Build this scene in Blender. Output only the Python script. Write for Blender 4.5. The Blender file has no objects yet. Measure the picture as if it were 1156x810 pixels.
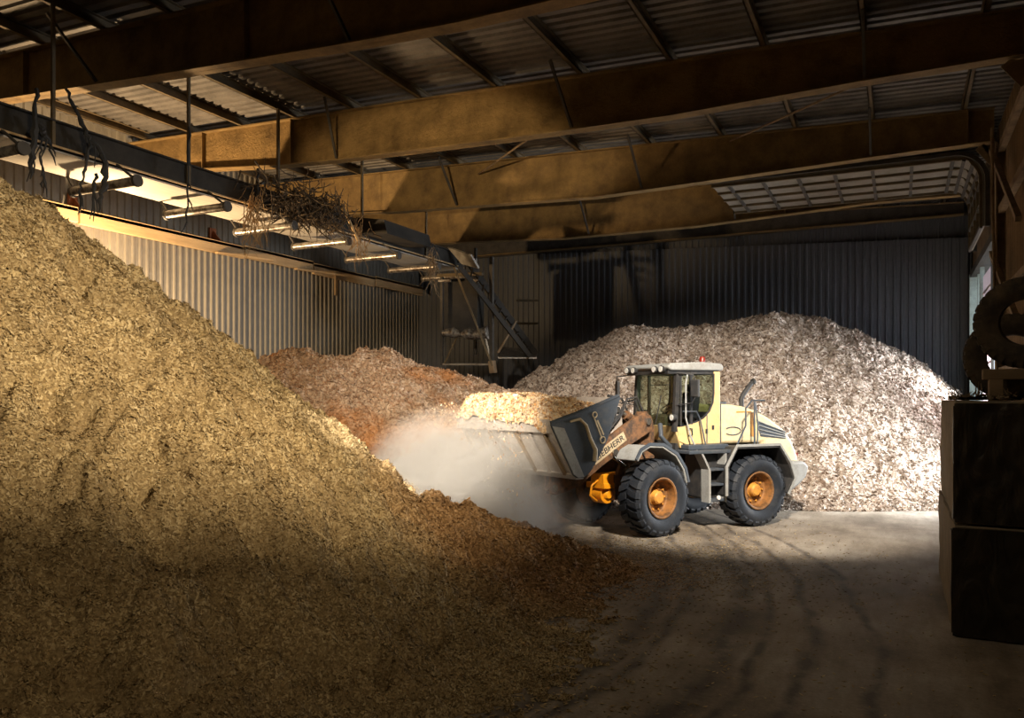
import bpy, math, random
import numpy as np
from math import sin, cos, pi, radians, sqrt, atan2
from mathutils import Vector, Matrix

random.seed(7)
SC = bpy.context.scene
COL = SC.collection
C26, S26 = cos(radians(26)), sin(radians(26))
# World axes: x runs across the shed to the right wall, y runs away along the side walls, z is up.


def AB(X, Y):
    """ground point seen X metres right of / Y metres ahead of the viewer -> world x, y"""
    return C26 * X - S26 * Y, S26 * X + C26 * Y


# ------------------------------------------------------------------ materials
def newmat(name):
    m = bpy.data.materials.new(name)
    m.use_nodes = True
    nt = m.node_tree
    nt.nodes.clear()
    return m, nt, nt.nodes, nt.links


def noise(nt, scale, detail=4, rough=.55, vec=None, dist=0.0):
    n = nt.nodes.new('ShaderNodeTexNoise')
    n.inputs['Scale'].default_value = scale
    n.inputs['Detail'].default_value = detail
    n.inputs['Roughness'].default_value = rough
    n.inputs['Distortion'].default_value = dist
    if vec is not None:
        nt.links.new(vec, n.inputs['Vector'])
    return n.outputs['Fac']


def ramp(nt, fac, stops):
    r = nt.nodes.new('ShaderNodeValToRGB')
    e = r.color_ramp.elements
    while len(e) < len(stops):
        e.new(.5)
    for k, (p, c) in enumerate(stops):
        e[k].position = p
        e[k].color = (c[0], c[1], c[2], 1)
    nt.links.new(fac, r.inputs['Fac'])
    return r.outputs['Color']


def mixc(nt, fac, a, b, mode='MIX'):
    n = nt.nodes.new('ShaderNodeMix')
    n.data_type = 'RGBA'
    n.blend_type = mode
    for i, v in ((0, fac), (6, a), (7, b)):
        if hasattr(v, 'is_output'):
            nt.links.new(v, n.inputs[i])
        elif i == 0:
            n.inputs[0].default_value = v
        else:
            n.inputs[i].default_value = (v[0], v[1], v[2], 1)
    return n.outputs[2]


def coords(nt, kind='Object', scale=None, rot=None):
    t = nt.nodes.new('ShaderNodeTexCoord')
    out = t.outputs[kind]
    if scale or rot:
        m = nt.nodes.new('ShaderNodeMapping')
        nt.links.new(out, m.inputs['Vector'])
        if scale:
            m.inputs['Scale'].default_value = scale
        if rot:
            m.inputs['Rotation'].default_value = rot
        out = m.outputs['Vector']
    return out


def finish(nt, color, rough=.7, metal=0.0, bump=None, bstr=.3, bdist=.01, spec=.4):
    p = nt.nodes.new('ShaderNodeBsdfPrincipled')
    o = nt.nodes.new('ShaderNodeOutputMaterial')
    nt.links.new(p.outputs[0], o.inputs['Surface'])
    if hasattr(color, 'is_output'):
        nt.links.new(color, p.inputs['Base Color'])
    else:
        p.inputs['Base Color'].default_value = (*color, 1)
    if hasattr(rough, 'is_output'):
        nt.links.new(rough, p.inputs['Roughness'])
    else:
        p.inputs['Roughness'].default_value = rough
    p.inputs['Metallic'].default_value = metal
    p.inputs['Specular IOR Level'].default_value = spec
    if bump is not None:
        b = nt.nodes.new('ShaderNodeBump')
        b.inputs['Strength'].default_value = bstr
        b.inputs['Distance'].default_value = bdist
        nt.links.new(bump, b.inputs['Height'])
        nt.links.new(b.outputs[0], p.inputs['Normal'])
    return p


def worn(name, base, dirt, scale=3.0, rough=.6, metal=0.0, amount=(.4, .7), bstr=.15, scl=None, fine=25):
    """painted or bare surface with patchy dirt of a second colour"""
    m, nt, N, L = newmat(name)
    v = coords(nt, 'Object', scl)
    a = noise(nt, scale, 6, .65, v)
    f = ramp(nt, a, [(amount[0], (0, 0, 0)), (amount[1], (1, 1, 1))])
    c = mixc(nt, f, base, dirt)
    g = noise(nt, fine, 4, .6, v)
    c2 = mixc(nt, .35, c, ramp(nt, g, [(.3, (.45, .45, .45)), (.7, (1, 1, 1))]), 'MULTIPLY')
    finish(nt, c2, rough, metal, g, bstr, .01)
    return m


def chipmat(name, cols, dark, patch=None, scale=1.0):
    """loose chips: every chip (mesh island) its own shade, ground mass mottled"""
    m, nt, N, L = newmat(name)
    geo = N.new('ShaderNodeNewGeometry')
    v = coords(nt, 'Object')
    n1 = noise(nt, 30 * scale, 5, .7, v)
    n2 = noise(nt, (3.2 if name.startswith('orange') else 1.6) * scale, 4, .65, v)
    stops = [(i / (len(cols) - 1), c) for i, c in enumerate(cols)]
    isl = ramp(nt, geo.outputs['Random Per Island'], stops)
    base = ramp(nt, n1, [(.3, dark), (.72, cols[len(cols) // 2])])
    return m, nt, isl, base, n1, n2, v


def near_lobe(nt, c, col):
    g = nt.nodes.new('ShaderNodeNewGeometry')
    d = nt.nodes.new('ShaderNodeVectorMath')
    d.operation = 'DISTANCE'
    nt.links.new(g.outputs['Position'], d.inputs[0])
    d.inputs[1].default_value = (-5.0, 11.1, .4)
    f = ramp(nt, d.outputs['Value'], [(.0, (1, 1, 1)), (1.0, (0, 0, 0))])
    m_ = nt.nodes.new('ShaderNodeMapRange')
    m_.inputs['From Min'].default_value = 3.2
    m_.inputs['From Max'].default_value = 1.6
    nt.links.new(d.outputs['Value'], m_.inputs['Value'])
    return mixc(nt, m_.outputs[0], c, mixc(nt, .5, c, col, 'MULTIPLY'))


def heap_materials(name, cols, dark, patch=None, pscale=.35, mot=.45, lobe=None):
    m1, nt, isl, base, n1, n2, v = chipmat(name + ' mass', cols, dark)
    c = base
    big = noise(nt, pscale, 4, .6, v)
    if patch:
        c = mixc(nt, ramp(nt, big, [(.5, (0, 0, 0)), (.62, (1, 1, 1))]), c, patch)
    if lobe:
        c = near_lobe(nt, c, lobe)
    finish(nt, c, .95, 0, n1, .8, .03, .1)
    m2, nt, isl, base, n1, n2, v = chipmat(name + ' chip', cols, dark)
    c = isl
    big = noise(nt, pscale, 4, .6, v)
    if patch:
        c = mixc(nt, ramp(nt, big, [(.5, (0, 0, 0)), (.62, (1, 1, 1))]), c, patch)
    c = mixc(nt, mot, c, ramp(nt, n2, [(.35, (.45, .4, .36)), (.6, (1, 1, 1))]), 'MULTIPLY')
    if lobe:
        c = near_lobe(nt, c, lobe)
    finish(nt, c, .9, 0, None, spec=.15)
    return m1, m2


M = {}
M['ochre'] = worn('ochre painted steel', (.27, .175, .066), (.14, .088, .038), 2.2, .75, bstr=.35)
M['ochre_rough'] = None
m, nt, N, L = newmat('ochre steel crusted with dust')
v = coords(nt)
big = noise(nt, .5, 3, .5, v)
fin = noise(nt, 13, 6, .75, v, .6)
col = mixc(nt, ramp(nt, noise(nt, 1.6, 6, .65, v), [(.38, (0, 0, 0)), (.68, (1, 1, 1))]), (.32, .205, .08), (.15, .095, .038))
finish(nt, col, .9, 0, fin, .9, .07, .2)
M['ochre_rough'] = m
M['dark_steel'] = worn('dark painted steel', (.075, .066, .055), (.035, .03, .026), 3, .7)
M['purlin'] = worn('purlin steel', (.16, .115, .06), (.07, .055, .035), 2, .75)
M['grey_steel'] = worn('galvanised steel', (.36, .34, .30), (.18, .15, .12), 4, .5, .3)
M['brown_steel'] = worn('brown dusty steel', (.30, .21, .12), (.15, .10, .06), 3, .8)
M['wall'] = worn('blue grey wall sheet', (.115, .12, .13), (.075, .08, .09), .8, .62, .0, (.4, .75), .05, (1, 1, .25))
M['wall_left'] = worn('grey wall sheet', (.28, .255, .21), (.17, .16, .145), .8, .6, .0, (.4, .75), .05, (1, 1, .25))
M['roof'] = worn('roof sheet', (.20, .185, .17), (.10, .092, .085), 1.5, .55, .2, (.4, .7), .05)
M['wall_right'] = worn('brown dusty wall sheet', (.26, .17, .085), (.15, .10, .055), 1.2, .8)
M['timber'] = worn('pale timber', (.66, .46, .24), (.46, .30, .15), 3, .8, 0, (.4, .7), .2, (1, .15, 1))
M['timber_dark'] = worn('old timber', (.30, .21, .12), (.16, .11, .06), 3, .85, 0, (.4, .7), .3, (.2, 1, 1))
M['belt'] = worn('pale conveyor belt', (.44, .41, .36), (.30, .27, .23), 1.2, .6, 0, (.45, .75), .05, (1, .1, 1))
M['roller'] = worn('worn roller steel', (.45, .42, .37), (.12, .09, .07), 9, .3, .6, (.42, .6), .1)
M['rubber'] = worn('black rubber', (.030, .031, .034), (.06, .055, .05), 4, .75)
M['tyre'] = worn('blue black tyre rubber', (.018, .023, .032), (.055, .055, .055), 5, .6, 0, (.5, .8), .3)
M['tyre_old'] = worn('dusty old tyre rubber', (.045, .036, .027), (.14, .10, .06), 3, .85)
M['rim'] = worn('rusty orange rim', (.34, .155, .045), (.12, .065, .03), 8, .6, .1, (.4, .65))
M['hub'] = worn('dusty yellow hub', (.72, .33, .05), (.42, .18, .05), 8, .6, 0, (.45, .7))
M['cream'] = worn('cream yellow paint', (.80, .58, .27), (.62, .42, .20), 3, .42, 0, (.5, .8), .05)
M['cream_pale'] = worn('pale cream paint', (.85, .70, .42), (.66, .50, .28), 3, .42, 0, (.5, .8), .05)
M['slate'] = worn('slate grey paint', (.060, .075, .095), (.11, .11, .11), 4, .5, 0, (.5, .75), .1)
M['slate_pale'] = worn('pale grey paint', (.36, .37, .36), (.26, .25, .22), 4, .55, 0, (.45, .75), .1)
M['chassis'] = worn('black chassis', (.025, .027, .03), (.06, .055, .05), 5, .6)
M['rust'] = worn('rusty brown arm', (.24, .12, .055), (.075, .05, .035), 7, .7, .1, (.4, .62), .4)
M['orange'] = worn('bright orange paint', (.95, .36, .01), (.55, .19, .02), 8, .45, 0, (.52, .8), .1)
M['bucket_floor'] = worn('dusty bucket steel', (.52, .47, .42), (.36, .31, .26), 4, .6, .1, (.4, .75), .15)
M['tan'] = worn('tan paint', (.62, .50, .32), (.42, .33, .2), 6, .6)
M['beacon'] = worn('dark red plastic', (.28, .03, .015), (.15, .02, .01), 8, .3)
M['seat'] = worn('black fabric', (.03, .03, .03), (.05, .05, .045), 8, .9)
M['white_lamp'] = worn('lamp lens', (.85, .85, .8), (.7, .7, .66), 8, .2)
M['chrome'] = worn('bare steel rod', (.65, .63, .6), (.4, .36, .3), 9, .25, .9)
M['gutter'] = worn('green grey jamb', (.42, .50, .46), (.3, .34, .31), 4, .6)
M['block'] = worn('dusty tan block', (.34, .27, .18), (.20, .16, .11), 1.6, .8, 0, (.35, .7), .3)
M['panel'] = worn('pale door sheet', (.27, .245, .20), (.17, .15, .12), 2, .55)
m, nt, N, L = newmat('pale translucent leaf')
tr = N.new('ShaderNodeBsdfTranslucent')
tr.inputs['Color'].default_value = (.80, .70, .72, 1)
df = N.new('ShaderNodeBsdfDiffuse')
L.new(ramp(nt, noise(nt, 1.2, 4, .6, coords(nt)), [(.3, (.45, .41, .40)), (.7, (.62, .57, .56))]), df.inputs['Color'])
mx_ = N.new('ShaderNodeMixShader')
mx_.inputs[0].default_value = .45
L.new(tr.outputs[0], mx_.inputs[1])
L.new(df.outputs[0], mx_.inputs[2])
oo = N.new('ShaderNodeOutputMaterial')
L.new(mx_.outputs[0], oo.inputs['Surface'])
M['leaf'] = m
M['root'] = worn('dusty dark roots', (.10, .07, .04), (.05, .035, .022), 6, .9)
M['straw'] = worn('dry straw', (.46, .29, .13), (.26, .16, .08), 6, .9)
M['beam_dark'] = worn('very dark steel', (.040, .034, .027), (.02, .018, .015), 3, .8)  # near black base colour with darker mottling
M['redbrown'] = worn('red brown plate', (.45, .16, .07), (.25, .09, .04), 6, .7)

# creased film round the stacked blocks
m, nt, N, L = newmat('creased dark film')
v = coords(nt, 'Object', (1, 1, .45), (.0, .9, .2))
cre = noise(nt, 3.2, 5, .6, v, 1.6)
fl_ = noise(nt, 1.1, 3, .5, coords(nt))
finish(nt, mixc(nt, .6, ramp(nt, cre, [(.35, (.030, .024, .017)), (.62, (.065, .050, .032))]), ramp(nt, fl_, [(.35, (.35, .35, .35)), (.65, (1, 1, 1))]), 'MULTIPLY'),
       .45, 0, cre, .8, .06, .4)
M['film'] = m


def glass(name, tint, refl=.06):
    m, nt, N, L = newmat(name)
    t = N.new('ShaderNodeBsdfTransparent')
    t.inputs['Color'].default_value = (*tint, 1)
    g = N.new('ShaderNodeBsdfGlossy')
    g.inputs['Roughness'].default_value = .06
    mx = N.new('ShaderNodeMixShader')
    mx.inputs[0].default_value = refl
    L.new(t.outputs[0], mx.inputs[1])
    L.new(g.outputs[0], mx.inputs[2])
    o = N.new('ShaderNodeOutputMaterial')
    L.new(mx.outputs[0], o.inputs['Surface'])
    return m


M['glass'] = glass('green tinted glass', (.93, .96, .82))
M['glass_dark'] = glass('smoked glass', (.74, .78, .80))

# floor: dusty concrete with tyre marks that bend from the loader to the viewer
m, nt, N, L = newmat('dusty concrete floor')
gpos = N.new('ShaderNodeNewGeometry')
v = gpos.outputs['Position']
mpp = N.new('ShaderNodeMapping')
mpp.inputs['Scale'].default_value = (1, .22, 1)
mpp.inputs['Rotation'].default_value = (0, 0, radians(12))
L.new(v, mpp.inputs['Vector'])
vs = mpp.outputs['Vector']
n1 = noise(nt, .45, 6, .6, v)
n2 = noise(nt, 3.2, 6, .7, vs)
n3 = noise(nt, 22, 5, .7, v)
base = ramp(nt, n1, [(.34, (.19, .155, .115)), (.5, (.34, .29, .225)), (.64, (.46, .41, .34))])
c = mixc(nt, .75, base, ramp(nt, n2, [(.33, (.50, .47, .43)), (.6, (1, 1, 1))]), 'MULTIPLY')
c = mixc(nt, .5, c, ramp(nt, n3, [(.35, (.6, .57, .53)), (.62, (1, 1, 1))]), 'MULTIPLY')
sep = N.new('ShaderNodeSeparateXYZ')
L.new(v, sep.inputs[0])


def math_(op, a, b=None, c_=None):
    n = N.new('ShaderNodeMath')
    n.operation = op
    for i, q in enumerate((a, b, c_)):
        if q is None:
            continue
        if hasattr(q, 'is_output'):
            L.new(q, n.inputs[i])
        else:
            n.inputs[i].default_value = q
    return n.outputs[0]


# curved lane coordinate: x + k (y - 9)^2, two pairs of wheel tracks
yy = math_('SUBTRACT', sep.outputs[1], 8.5)
bend = math_('MULTIPLY', math_('MULTIPLY', yy, yy), .034)
lane = math_('ADD', sep.outputs[0], bend)
lane = math_('ADD', lane, math_('MULTIPLY', noise(nt, .6, 3, .5, v), .5))
trk = None
for x0, wd in ((-2.55, .22), (-2.2, .12), (-1.45, .26), (-1.1, .1), (-.62, .12), (-3.6, .25), (.05, .10), (-4.5, .2)):
    d = math_('ABSOLUTE', math_('SUBTRACT', lane, x0))
    t = math_('SUBTRACT', 1.0, math_('DIVIDE', d, wd))
    t = math_('MAXIMUM', t, 0.0)
    trk = t if trk is None else math_('MAXIMUM', trk, t)
tn = noise(nt, 2.0, 5, .7, v)
trk = math_('MULTIPLY', trk, ramp(nt, tn, [(.35, (.15, .15, .15)), (.6, (1, 1, 1))]))
c = mixc(nt, math_('MINIMUM', math_('MULTIPLY', trk, 1.2), .85), c, (.07, .058, .048))
# dark oily patch and a light litter of chips
oil = ramp(nt, noise(nt, .22, 3, .5, v), [(.5, (0, 0, 0)), (.66, (1, 1, 1))])
c = mixc(nt, math_('MULTIPLY', oil, .45), c, (.09, .078, .066))
p = finish(nt, c, .62, 0, n3, .35, .02, .3)
M['floor'] = m

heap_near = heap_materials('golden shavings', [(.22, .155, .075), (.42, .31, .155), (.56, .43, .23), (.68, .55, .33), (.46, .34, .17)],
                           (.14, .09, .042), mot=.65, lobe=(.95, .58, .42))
heap_mid = heap_materials('pink brown chips', [(.34, .19, .11), (.60, .42, .28), (.74, .57, .42), (.46, .28, .17)],
                          (.22, .13, .08), patch=(.58, .25, .075), pscale=.28)
heap_back = heap_materials('pale bark chips', [(.12, .075, .05), (.43, .345, .275), (.56, .475, .395), (.70, .62, .54), (.27, .19, .14)],
                           (.12, .08, .06), mot=.65)
load_m = heap_materials('orange chips', [(.80, .46, .19), (.90, .66, .38), (.95, .82, .62), (.40, .19, .08), (.92, .74, .50)],
                        (.30, .14, .05), mot=.85)


# ------------------------------------------------------------------ mesh building
class MB:
    def __init__(s):
        s.v, s.f, s.cuts = [], [], []

    def add(s, vs, fs):
        s.cuts.append((len(s.v), len(s.f)))
        k = len(s.v)
        s.v += [tuple(p) for p in vs]
        s.f += [tuple(i + k for i in q) for q in fs]
        return s

    def box(s, c, d, rot=None):
        x, y, z = d[0] / 2, d[1] / 2, d[2] / 2
        pts = [Vector((i * x, j * y, k * z)) for k in (-1, 1) for j in (-1, 1) for i in (-1, 1)]
        if rot is not None:
            pts = [rot @ p for p in pts]
        c = Vector(c)
        return s.add([p + c for p in pts], [(0, 2, 3, 1), (4, 5, 7, 6), (0, 1, 5, 4), (2, 6, 7, 3), (0, 4, 6, 2), (1, 3, 7, 5)])

    def bx(s, x0, x1, y0, y1, z0, z1):
        return s.box(((x0 + x1) / 2, (y0 + y1) / 2, (z0 + z1) / 2), (abs(x1 - x0), abs(y1 - y0), abs(z1 - z0)))

    def bar(s, p, q, w, h=None, up=(0, 0, 1)):
        """rectangular bar from p to q"""
        h = h or w
        p, q = Vector(p), Vector(q)
        d = (q - p)
        l = d.length
        d.normalize()
        up = Vector(up)
        if abs(d.dot(up)) > .98:
            up = Vector((1, 0, 0))
        a = d.cross(up).normalized()
        b = a.cross(d).normalized()
        R = Matrix((a, d, b)).transposed()
        return s.box((p + q) / 2, (w, l, h), R)

    def tube(s, pts, r, n=8, caps=True):
        pts = [Vector(p) for p in pts]
        rs = r if isinstance(r, (list, tuple)) else [r] * len(pts)
        vs, fs = [], []
        prev = None
        for i, p in enumerate(pts):
            d = (pts[min(i + 1, len(pts) - 1)] - pts[max(i - 1, 0)]).normalized()
            if prev is None:
                up = Vector((0, 0, 1)) if abs(d.z) < .9 else Vector((1, 0, 0))
                a = d.cross(up).normalized()
            else:
                a = (prev - d * prev.dot(d)).normalized()
            prev = a
            b = d.cross(a)
            for k in range(n):
                t = 2 * pi * k / n
                vs.append(p + (a * cos(t) + b * sin(t)) * rs[i])
        for i in range(len(pts) - 1):
            for k in range(n):
                fs.append((i * n + k, i * n + (k + 1) % n, (i + 1) * n + (k + 1) % n, (i + 1) * n + k))
        if caps:
            fs.append(tuple(range(n - 1, -1, -1)))
            fs.append(tuple(range((len(pts) - 1) * n, len(pts) * n)))
        return s.add(vs, fs)

    def prism(s, poly, y0, y1):
        """polygon in (x, z) extruded along y"""
        n = len(poly)
        vs = [(x, y0, z) for x, z in poly] + [(x, y1, z) for x, z in poly]
        fs = [tuple(range(n)), tuple(range(2 * n - 1, n - 1, -1))]
        fs += [(i, i + n, (i + 1) % n + n, (i + 1) % n) for i in range(n)]
        return s.add(vs, fs)

    def strip(s, line, t, y0, y1):
        """(x, z) polyline thickened by t and extruded along y"""
        L2 = []
        n = len(line)
        for i, (x, z) in enumerate(line):
            x0, z0 = line[max(i - 1, 0)]
            x1, z1 = line[min(i + 1, n - 1)]
            dx, dz = x1 - x0, z1 - z0
            l = sqrt(dx * dx + dz * dz)
            L2.append((x - dz / l * t, z + dx / l * t))
        return s.prism(list(line) + L2[::-1], y0, y1)

    def lathe(s, prof, c, n=40, closed=False):
        """profile (r, y) revolved round the y axis through c"""
        vs, fs = [], []
        m_ = len(prof)
        for k in range(n):
            t = 2 * pi * k / n
            for r, y in prof:
                vs.append((c[0] + r * cos(t), c[1] + y, c[2] + r * sin(t)))
        e = m_ if closed else m_ - 1
        for k in range(n):
            for i in range(e):
                j = (i + 1) % m_
                fs.append((k * m_ + i, k * m_ + j, ((k + 1) % n) * m_ + j, ((k + 1) % n) * m_ + i))
        return s.add(vs, fs)

    def each(s, name, mat, parent=None, **kw):
        """every shape added becomes an object of its own"""
        out = []
        ends = s.cuts[1:] + [(len(s.v), len(s.f))]
        for (v0, f0), (v1, f1) in zip(s.cuts, ends):
            q = MB()
            q.v = s.v[v0:v1]
            q.f = [tuple(i - v0 for i in f) for f in s.f[f0:f1]]
            out.append(q.build(name, mat, parent, **kw))
        return out

    def build(s, name, mat, parent=None, mtx=None, smooth=False, bevel=0, angle=40):
        vs = [Vector(p) for p in s.v]
        if mtx is not None:
            vs = [mtx @ p for p in vs]
        lo = Vector([min(p[i] for p in vs) for i in range(3)])
        hi = Vector([max(p[i] for p in vs) for i in range(3)])
        c = Vector(((lo.x + hi.x) / 2, (lo.y + hi.y) / 2, lo.z))
        me = bpy.data.meshes.new(name)
        me.from_pydata([p - c for p in vs], [], s.f)
        import bmesh
        bm = bmesh.new()
        bm.from_mesh(me)
        bmesh.ops.recalc_face_normals(bm, faces=bm.faces)
        bm.to_mesh(me)
        bm.free()
        me.materials.append(mat)
        o = bpy.data.objects.new(name, me)
        COL.objects.link(o)
        if smooth:
            for p in me.polygons:
                p.use_smooth = True
            me.set_sharp_from_angle(angle=radians(angle))
        if bevel:
            b = o.modifiers.new('bevel', 'BEVEL')
            b.width = bevel
            b.segments = 2
            b.limit_method = 'ANGLE'
            b.angle_limit = radians(35)
        o['wl'] = 0
        del o['wl']
        o.location = c
        if parent is not None:
            o.parent = parent
            base = WLOC[parent.name]
            o.location = c - base
        WLOC[o.name] = c
        return o


WLOC = {}


def thing(name, label, cat, loc=(0, 0, 0), group=None):
    o = bpy.data.objects.new(name, None)
    o.empty_display_size = .3
    COL.objects.link(o)
    o.location = loc
    WLOC[o.name] = Vector(loc)
    o['label'] = label
    o['category'] = cat
    if group:
        o['group'] = group
    return o


def tag(o, label, cat, group=None, kind=None):
    o['label'] = label
    o['category'] = cat
    if group:
        o['group'] = group
    if kind:
        o['kind'] = kind
    return o


def struct(o):
    o['kind'] = 'structure'
    return o


# ------------------------------------------------------------------ the shed
ROOF0 = 8.92


def ztop(a):                    # top of the rafters
    return ROOF0 - .036 * a


AL, AR, BB, BF = -18.85, 2.07, 29.2, -7.0

struct(MB().bx(AL - .3, 14, BF - .3, 45, -.25, 0).build('floor', M['floor']))


def corrugated(p0, p1, z0, z1, pitch=.23, depth=.04, nrm=(0, -1), zs1=None, thick=.02):
    """vertical trapezoid sheeting from p0 to p1 (x, y); relief along nrm; z1 to zs1 is the top edge"""
    mb = MB()
    x0, y0 = p0
    x1, y1 = p1
    l = sqrt((x1 - x0) ** 2 + (y1 - y0) ** 2)
    zs1 = z1 if zs1 is None else zs1
    prof = []
    n = int(l / pitch)
    for k in range(n + 1):
        for t, d in ((0, 0), (.5, 0), (.62, 1), (.88, 1)):
            s_ = (k + t) * pitch
            if s_ <= l:
                prof.append((s_, d * depth))
    vs, fs = [], []
    for s_, d in prof:
        u = s_ / l
        x, y = x0 + (x1 - x0) * u + nrm[0] * d, y0 + (y1 - y0) * u + nrm[1] * d
        zt = z1 + (zs1 - z1) * u
        vs += [(x, y, z0), (x, y, zt), (x - nrm[0] * thick, y - nrm[1] * thick, zt), (x - nrm[0] * thick, y - nrm[1] * thick, z0)]
    for i in range(len(prof) - 1):
        a, b = i * 4, i * 4 + 4
        for j in range(4):
            fs.append((a + j, b + j, b + (j + 1) % 4, a + (j + 1) % 4))
    fs += [(0, 1, 2, 3), tuple(len(vs) - 4 + j for j in (3, 2, 1, 0))]
    return mb.add(vs, fs)


# back wall: dark upper sheeting and set-forward lower sheeting
wb = MB()
wb.bx(AL - .3, AR + .3, BB + .25, BB + .45, 0, 10.2)
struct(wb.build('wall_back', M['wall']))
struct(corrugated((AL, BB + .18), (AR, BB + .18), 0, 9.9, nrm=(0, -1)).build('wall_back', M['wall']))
low = corrugated((-13.0, BB), (1.95, BB), 0, 8.47, nrm=(0, -1), zs1=7.82).build('wall_back', M['wall'])
struct(low)
rl = MB()
for z in (8.35, 9.15):
    rl.bx(AL + .1, AR - .1, BB - .03, BB + .12, z if z > 9 else 8.52, (z if z > 9 else 8.52) + .16)
struct(rl.build('trim_1', M['dark_steel']))

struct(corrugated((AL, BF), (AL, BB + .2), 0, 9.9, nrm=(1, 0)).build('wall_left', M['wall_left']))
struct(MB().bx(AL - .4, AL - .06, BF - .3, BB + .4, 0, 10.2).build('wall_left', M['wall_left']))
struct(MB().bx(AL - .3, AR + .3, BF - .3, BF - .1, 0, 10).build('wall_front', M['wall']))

# right wall with the loading opening
wr = MB()
wr.bx(AR, AR + .25, BF - .3, 20.9, 0, 10)
wr.bx(AR, AR + .25, 20.9, 28.3, 6.45, 10)
wr.bx(AR, AR + .25, 28.3, BB + .45, 0, 10)
struct(wr.build('wall_right', M['wall_right']))
struct(corrugated((AR - .05, BF), (AR - .05, 20.85), 0, 8.8, nrm=(-1, 0), depth=.035).build('wall_right', M['wall_right']))
gr = MB()
for z in (1.6, 3.2, 4.8, 6.6, 7.9):
    gr.bx(AR - .21, AR - .09, BF, 20.8, z, z + .14)
struct(gr.build('trim_2', M['brown_steel']))
# jambs and posts of the opening
jb = MB()
jb.bx(AR - .16, AR + .26, 28.15, 28.35, 0, 6.5)
jb.bx(AR - .0, AR + .06, 27.45, 27.58, 0, 6.5)
jb.bx(AR - .05, AR + .06, 26.0, 26.16, 0, 6.5)
struct(jb.build('door_frame', M['gutter']))
jb = MB()
jb.bx(AR - .14, AR + .26, 20.78, 20.98, 0, 6.55)
jb.bx(AR - .0, AR + .06, 23.5, 23.62, 0, 6.5)
jb.bx(AR - .14, AR + .26, 20.78, 28.3, 6.4, 6.6)
struct(jb.build('trim_3', M['dark_steel']))
# a pale leaf standing in the opening
lf = MB()
lf.bx(AR + .02, AR + .05, 23.65, 25.95, 0, 6.1)
for k in range(9):
    lf.bx(AR - .0, AR + .02, 23.67, 25.93, .3 + k * .66, .36 + k * .66)
struct(lf.build('door_1', M['leaf']))

# roof: sheeting with ribs across the purlins
zz = MB()
vs, fs = [], []
pitch = .25
y = BF - .3
rows = []
while y < BB + .45:
    for t, d in ((0, 0), (.12, .045), (.38, .045), (.5, 0)):
        rows.append((y + t * pitch, d))
    y += pitch
for (y, d) in rows:
    for a in (AL - .3, AR + .3):
        vs.append((a, y, ztop(a) + .21 + d))
    for a in (AR + .3, AL - .3):
        vs.append((a, y, ztop(a) + .27 + d))
for i in range(len(rows) - 1):
    a, b = i * 4, i * 4 + 4
    for j in range(4):
        fs.append((a + j, b + j, b + (j + 1) % 4, a + (j + 1) % 4))
zz.add(vs, fs)
struct(zz.build('ceiling', M['roof']))

# purlins
PA = [-18.1, -16.45, -14.75, -13.05, -11.35, -9.5, -7.65, -5.75, -3.95, -2.25, -.6, 1.2]
ordn = ['first', 'second', 'third', 'fourth', 'fifth', 'sixth', 'seventh', 'eighth', 'ninth', 'tenth', 'eleventh', 'twelfth']
for k, a in enumerate(PA):
    mb = MB()
    z = ztop(a)
    mb.bx(a - .012, a + .012, BF, BB, z, z + .205)
    mb.bx(a - .012, a + .085, BF, BB, z, z + .014)
    mb.bx(a - .012, a + .085, BF, BB, z + .191, z + .205)
    mb.bx(a + .073, a + .085, BF, BB, z, z + .04)
    tag(mb.build('roof_purlin', M['purlin']), 'steel roof purlin running away under the roof sheets, %s from the left wall' % ordn[k],
        'purlin', 'roof purlins')


def interp(pts, a):
    pts = sorted(pts)
    if a <= pts[0][0]:
        return pts[0][1]
    for (a0, z0), (a1, z1) in zip(pts, pts[1:]):
        if a <= a1:
            return z0 + (z1 - z0) * (a - a0) / (a1 - a0)
    return pts[-1][1]


def rafter(b, bot, label, mat, stiff, braces):
    r = thing('steel_rafter', label, 'beam', (-8, b, 8))
    A = sorted(set([AL + .10] + [p[0] for p in bot if AL < p[0] < 1.6] + [1.79]))
    line = [(a, interp(bot, a)) for a in A]
    top = [(a, ztop(a) - .004) for a in A]
    web = MB().prism(line + top[::-1], b - .012, b + .012)
    web.build('web', mat, r)
    fl = MB()
    fl.strip(line, .028, b - .14, b + .14)
    fl.build('bottom_flange', M['ochre'], r)
    fl = MB()
    fl.strip([(a, z - .03) for a, z in top], .026, b - .13, b + .13)
    fl.build('top_flange', M['ochre'], r)
    for a in stiff:
        st = MB()
        z0, z1 = interp(bot, a) + .03, ztop(a) - .035
        st.bx(a - .008, a + .008, b - .125, b - .013, z0, z1)
        st.build('stiffener', M['ochre'], r)
    for a, d in braces:
        for sgn in (-1, 1):
            br = MB()
            br.bar((a, b + sgn * .10, interp(bot, a) + .06), (a + d, b + sgn * .95, ztop(a + d) - .0), .05, .05)
            br.build('fly_brace', M['dark_steel'], r)
    return r


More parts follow.
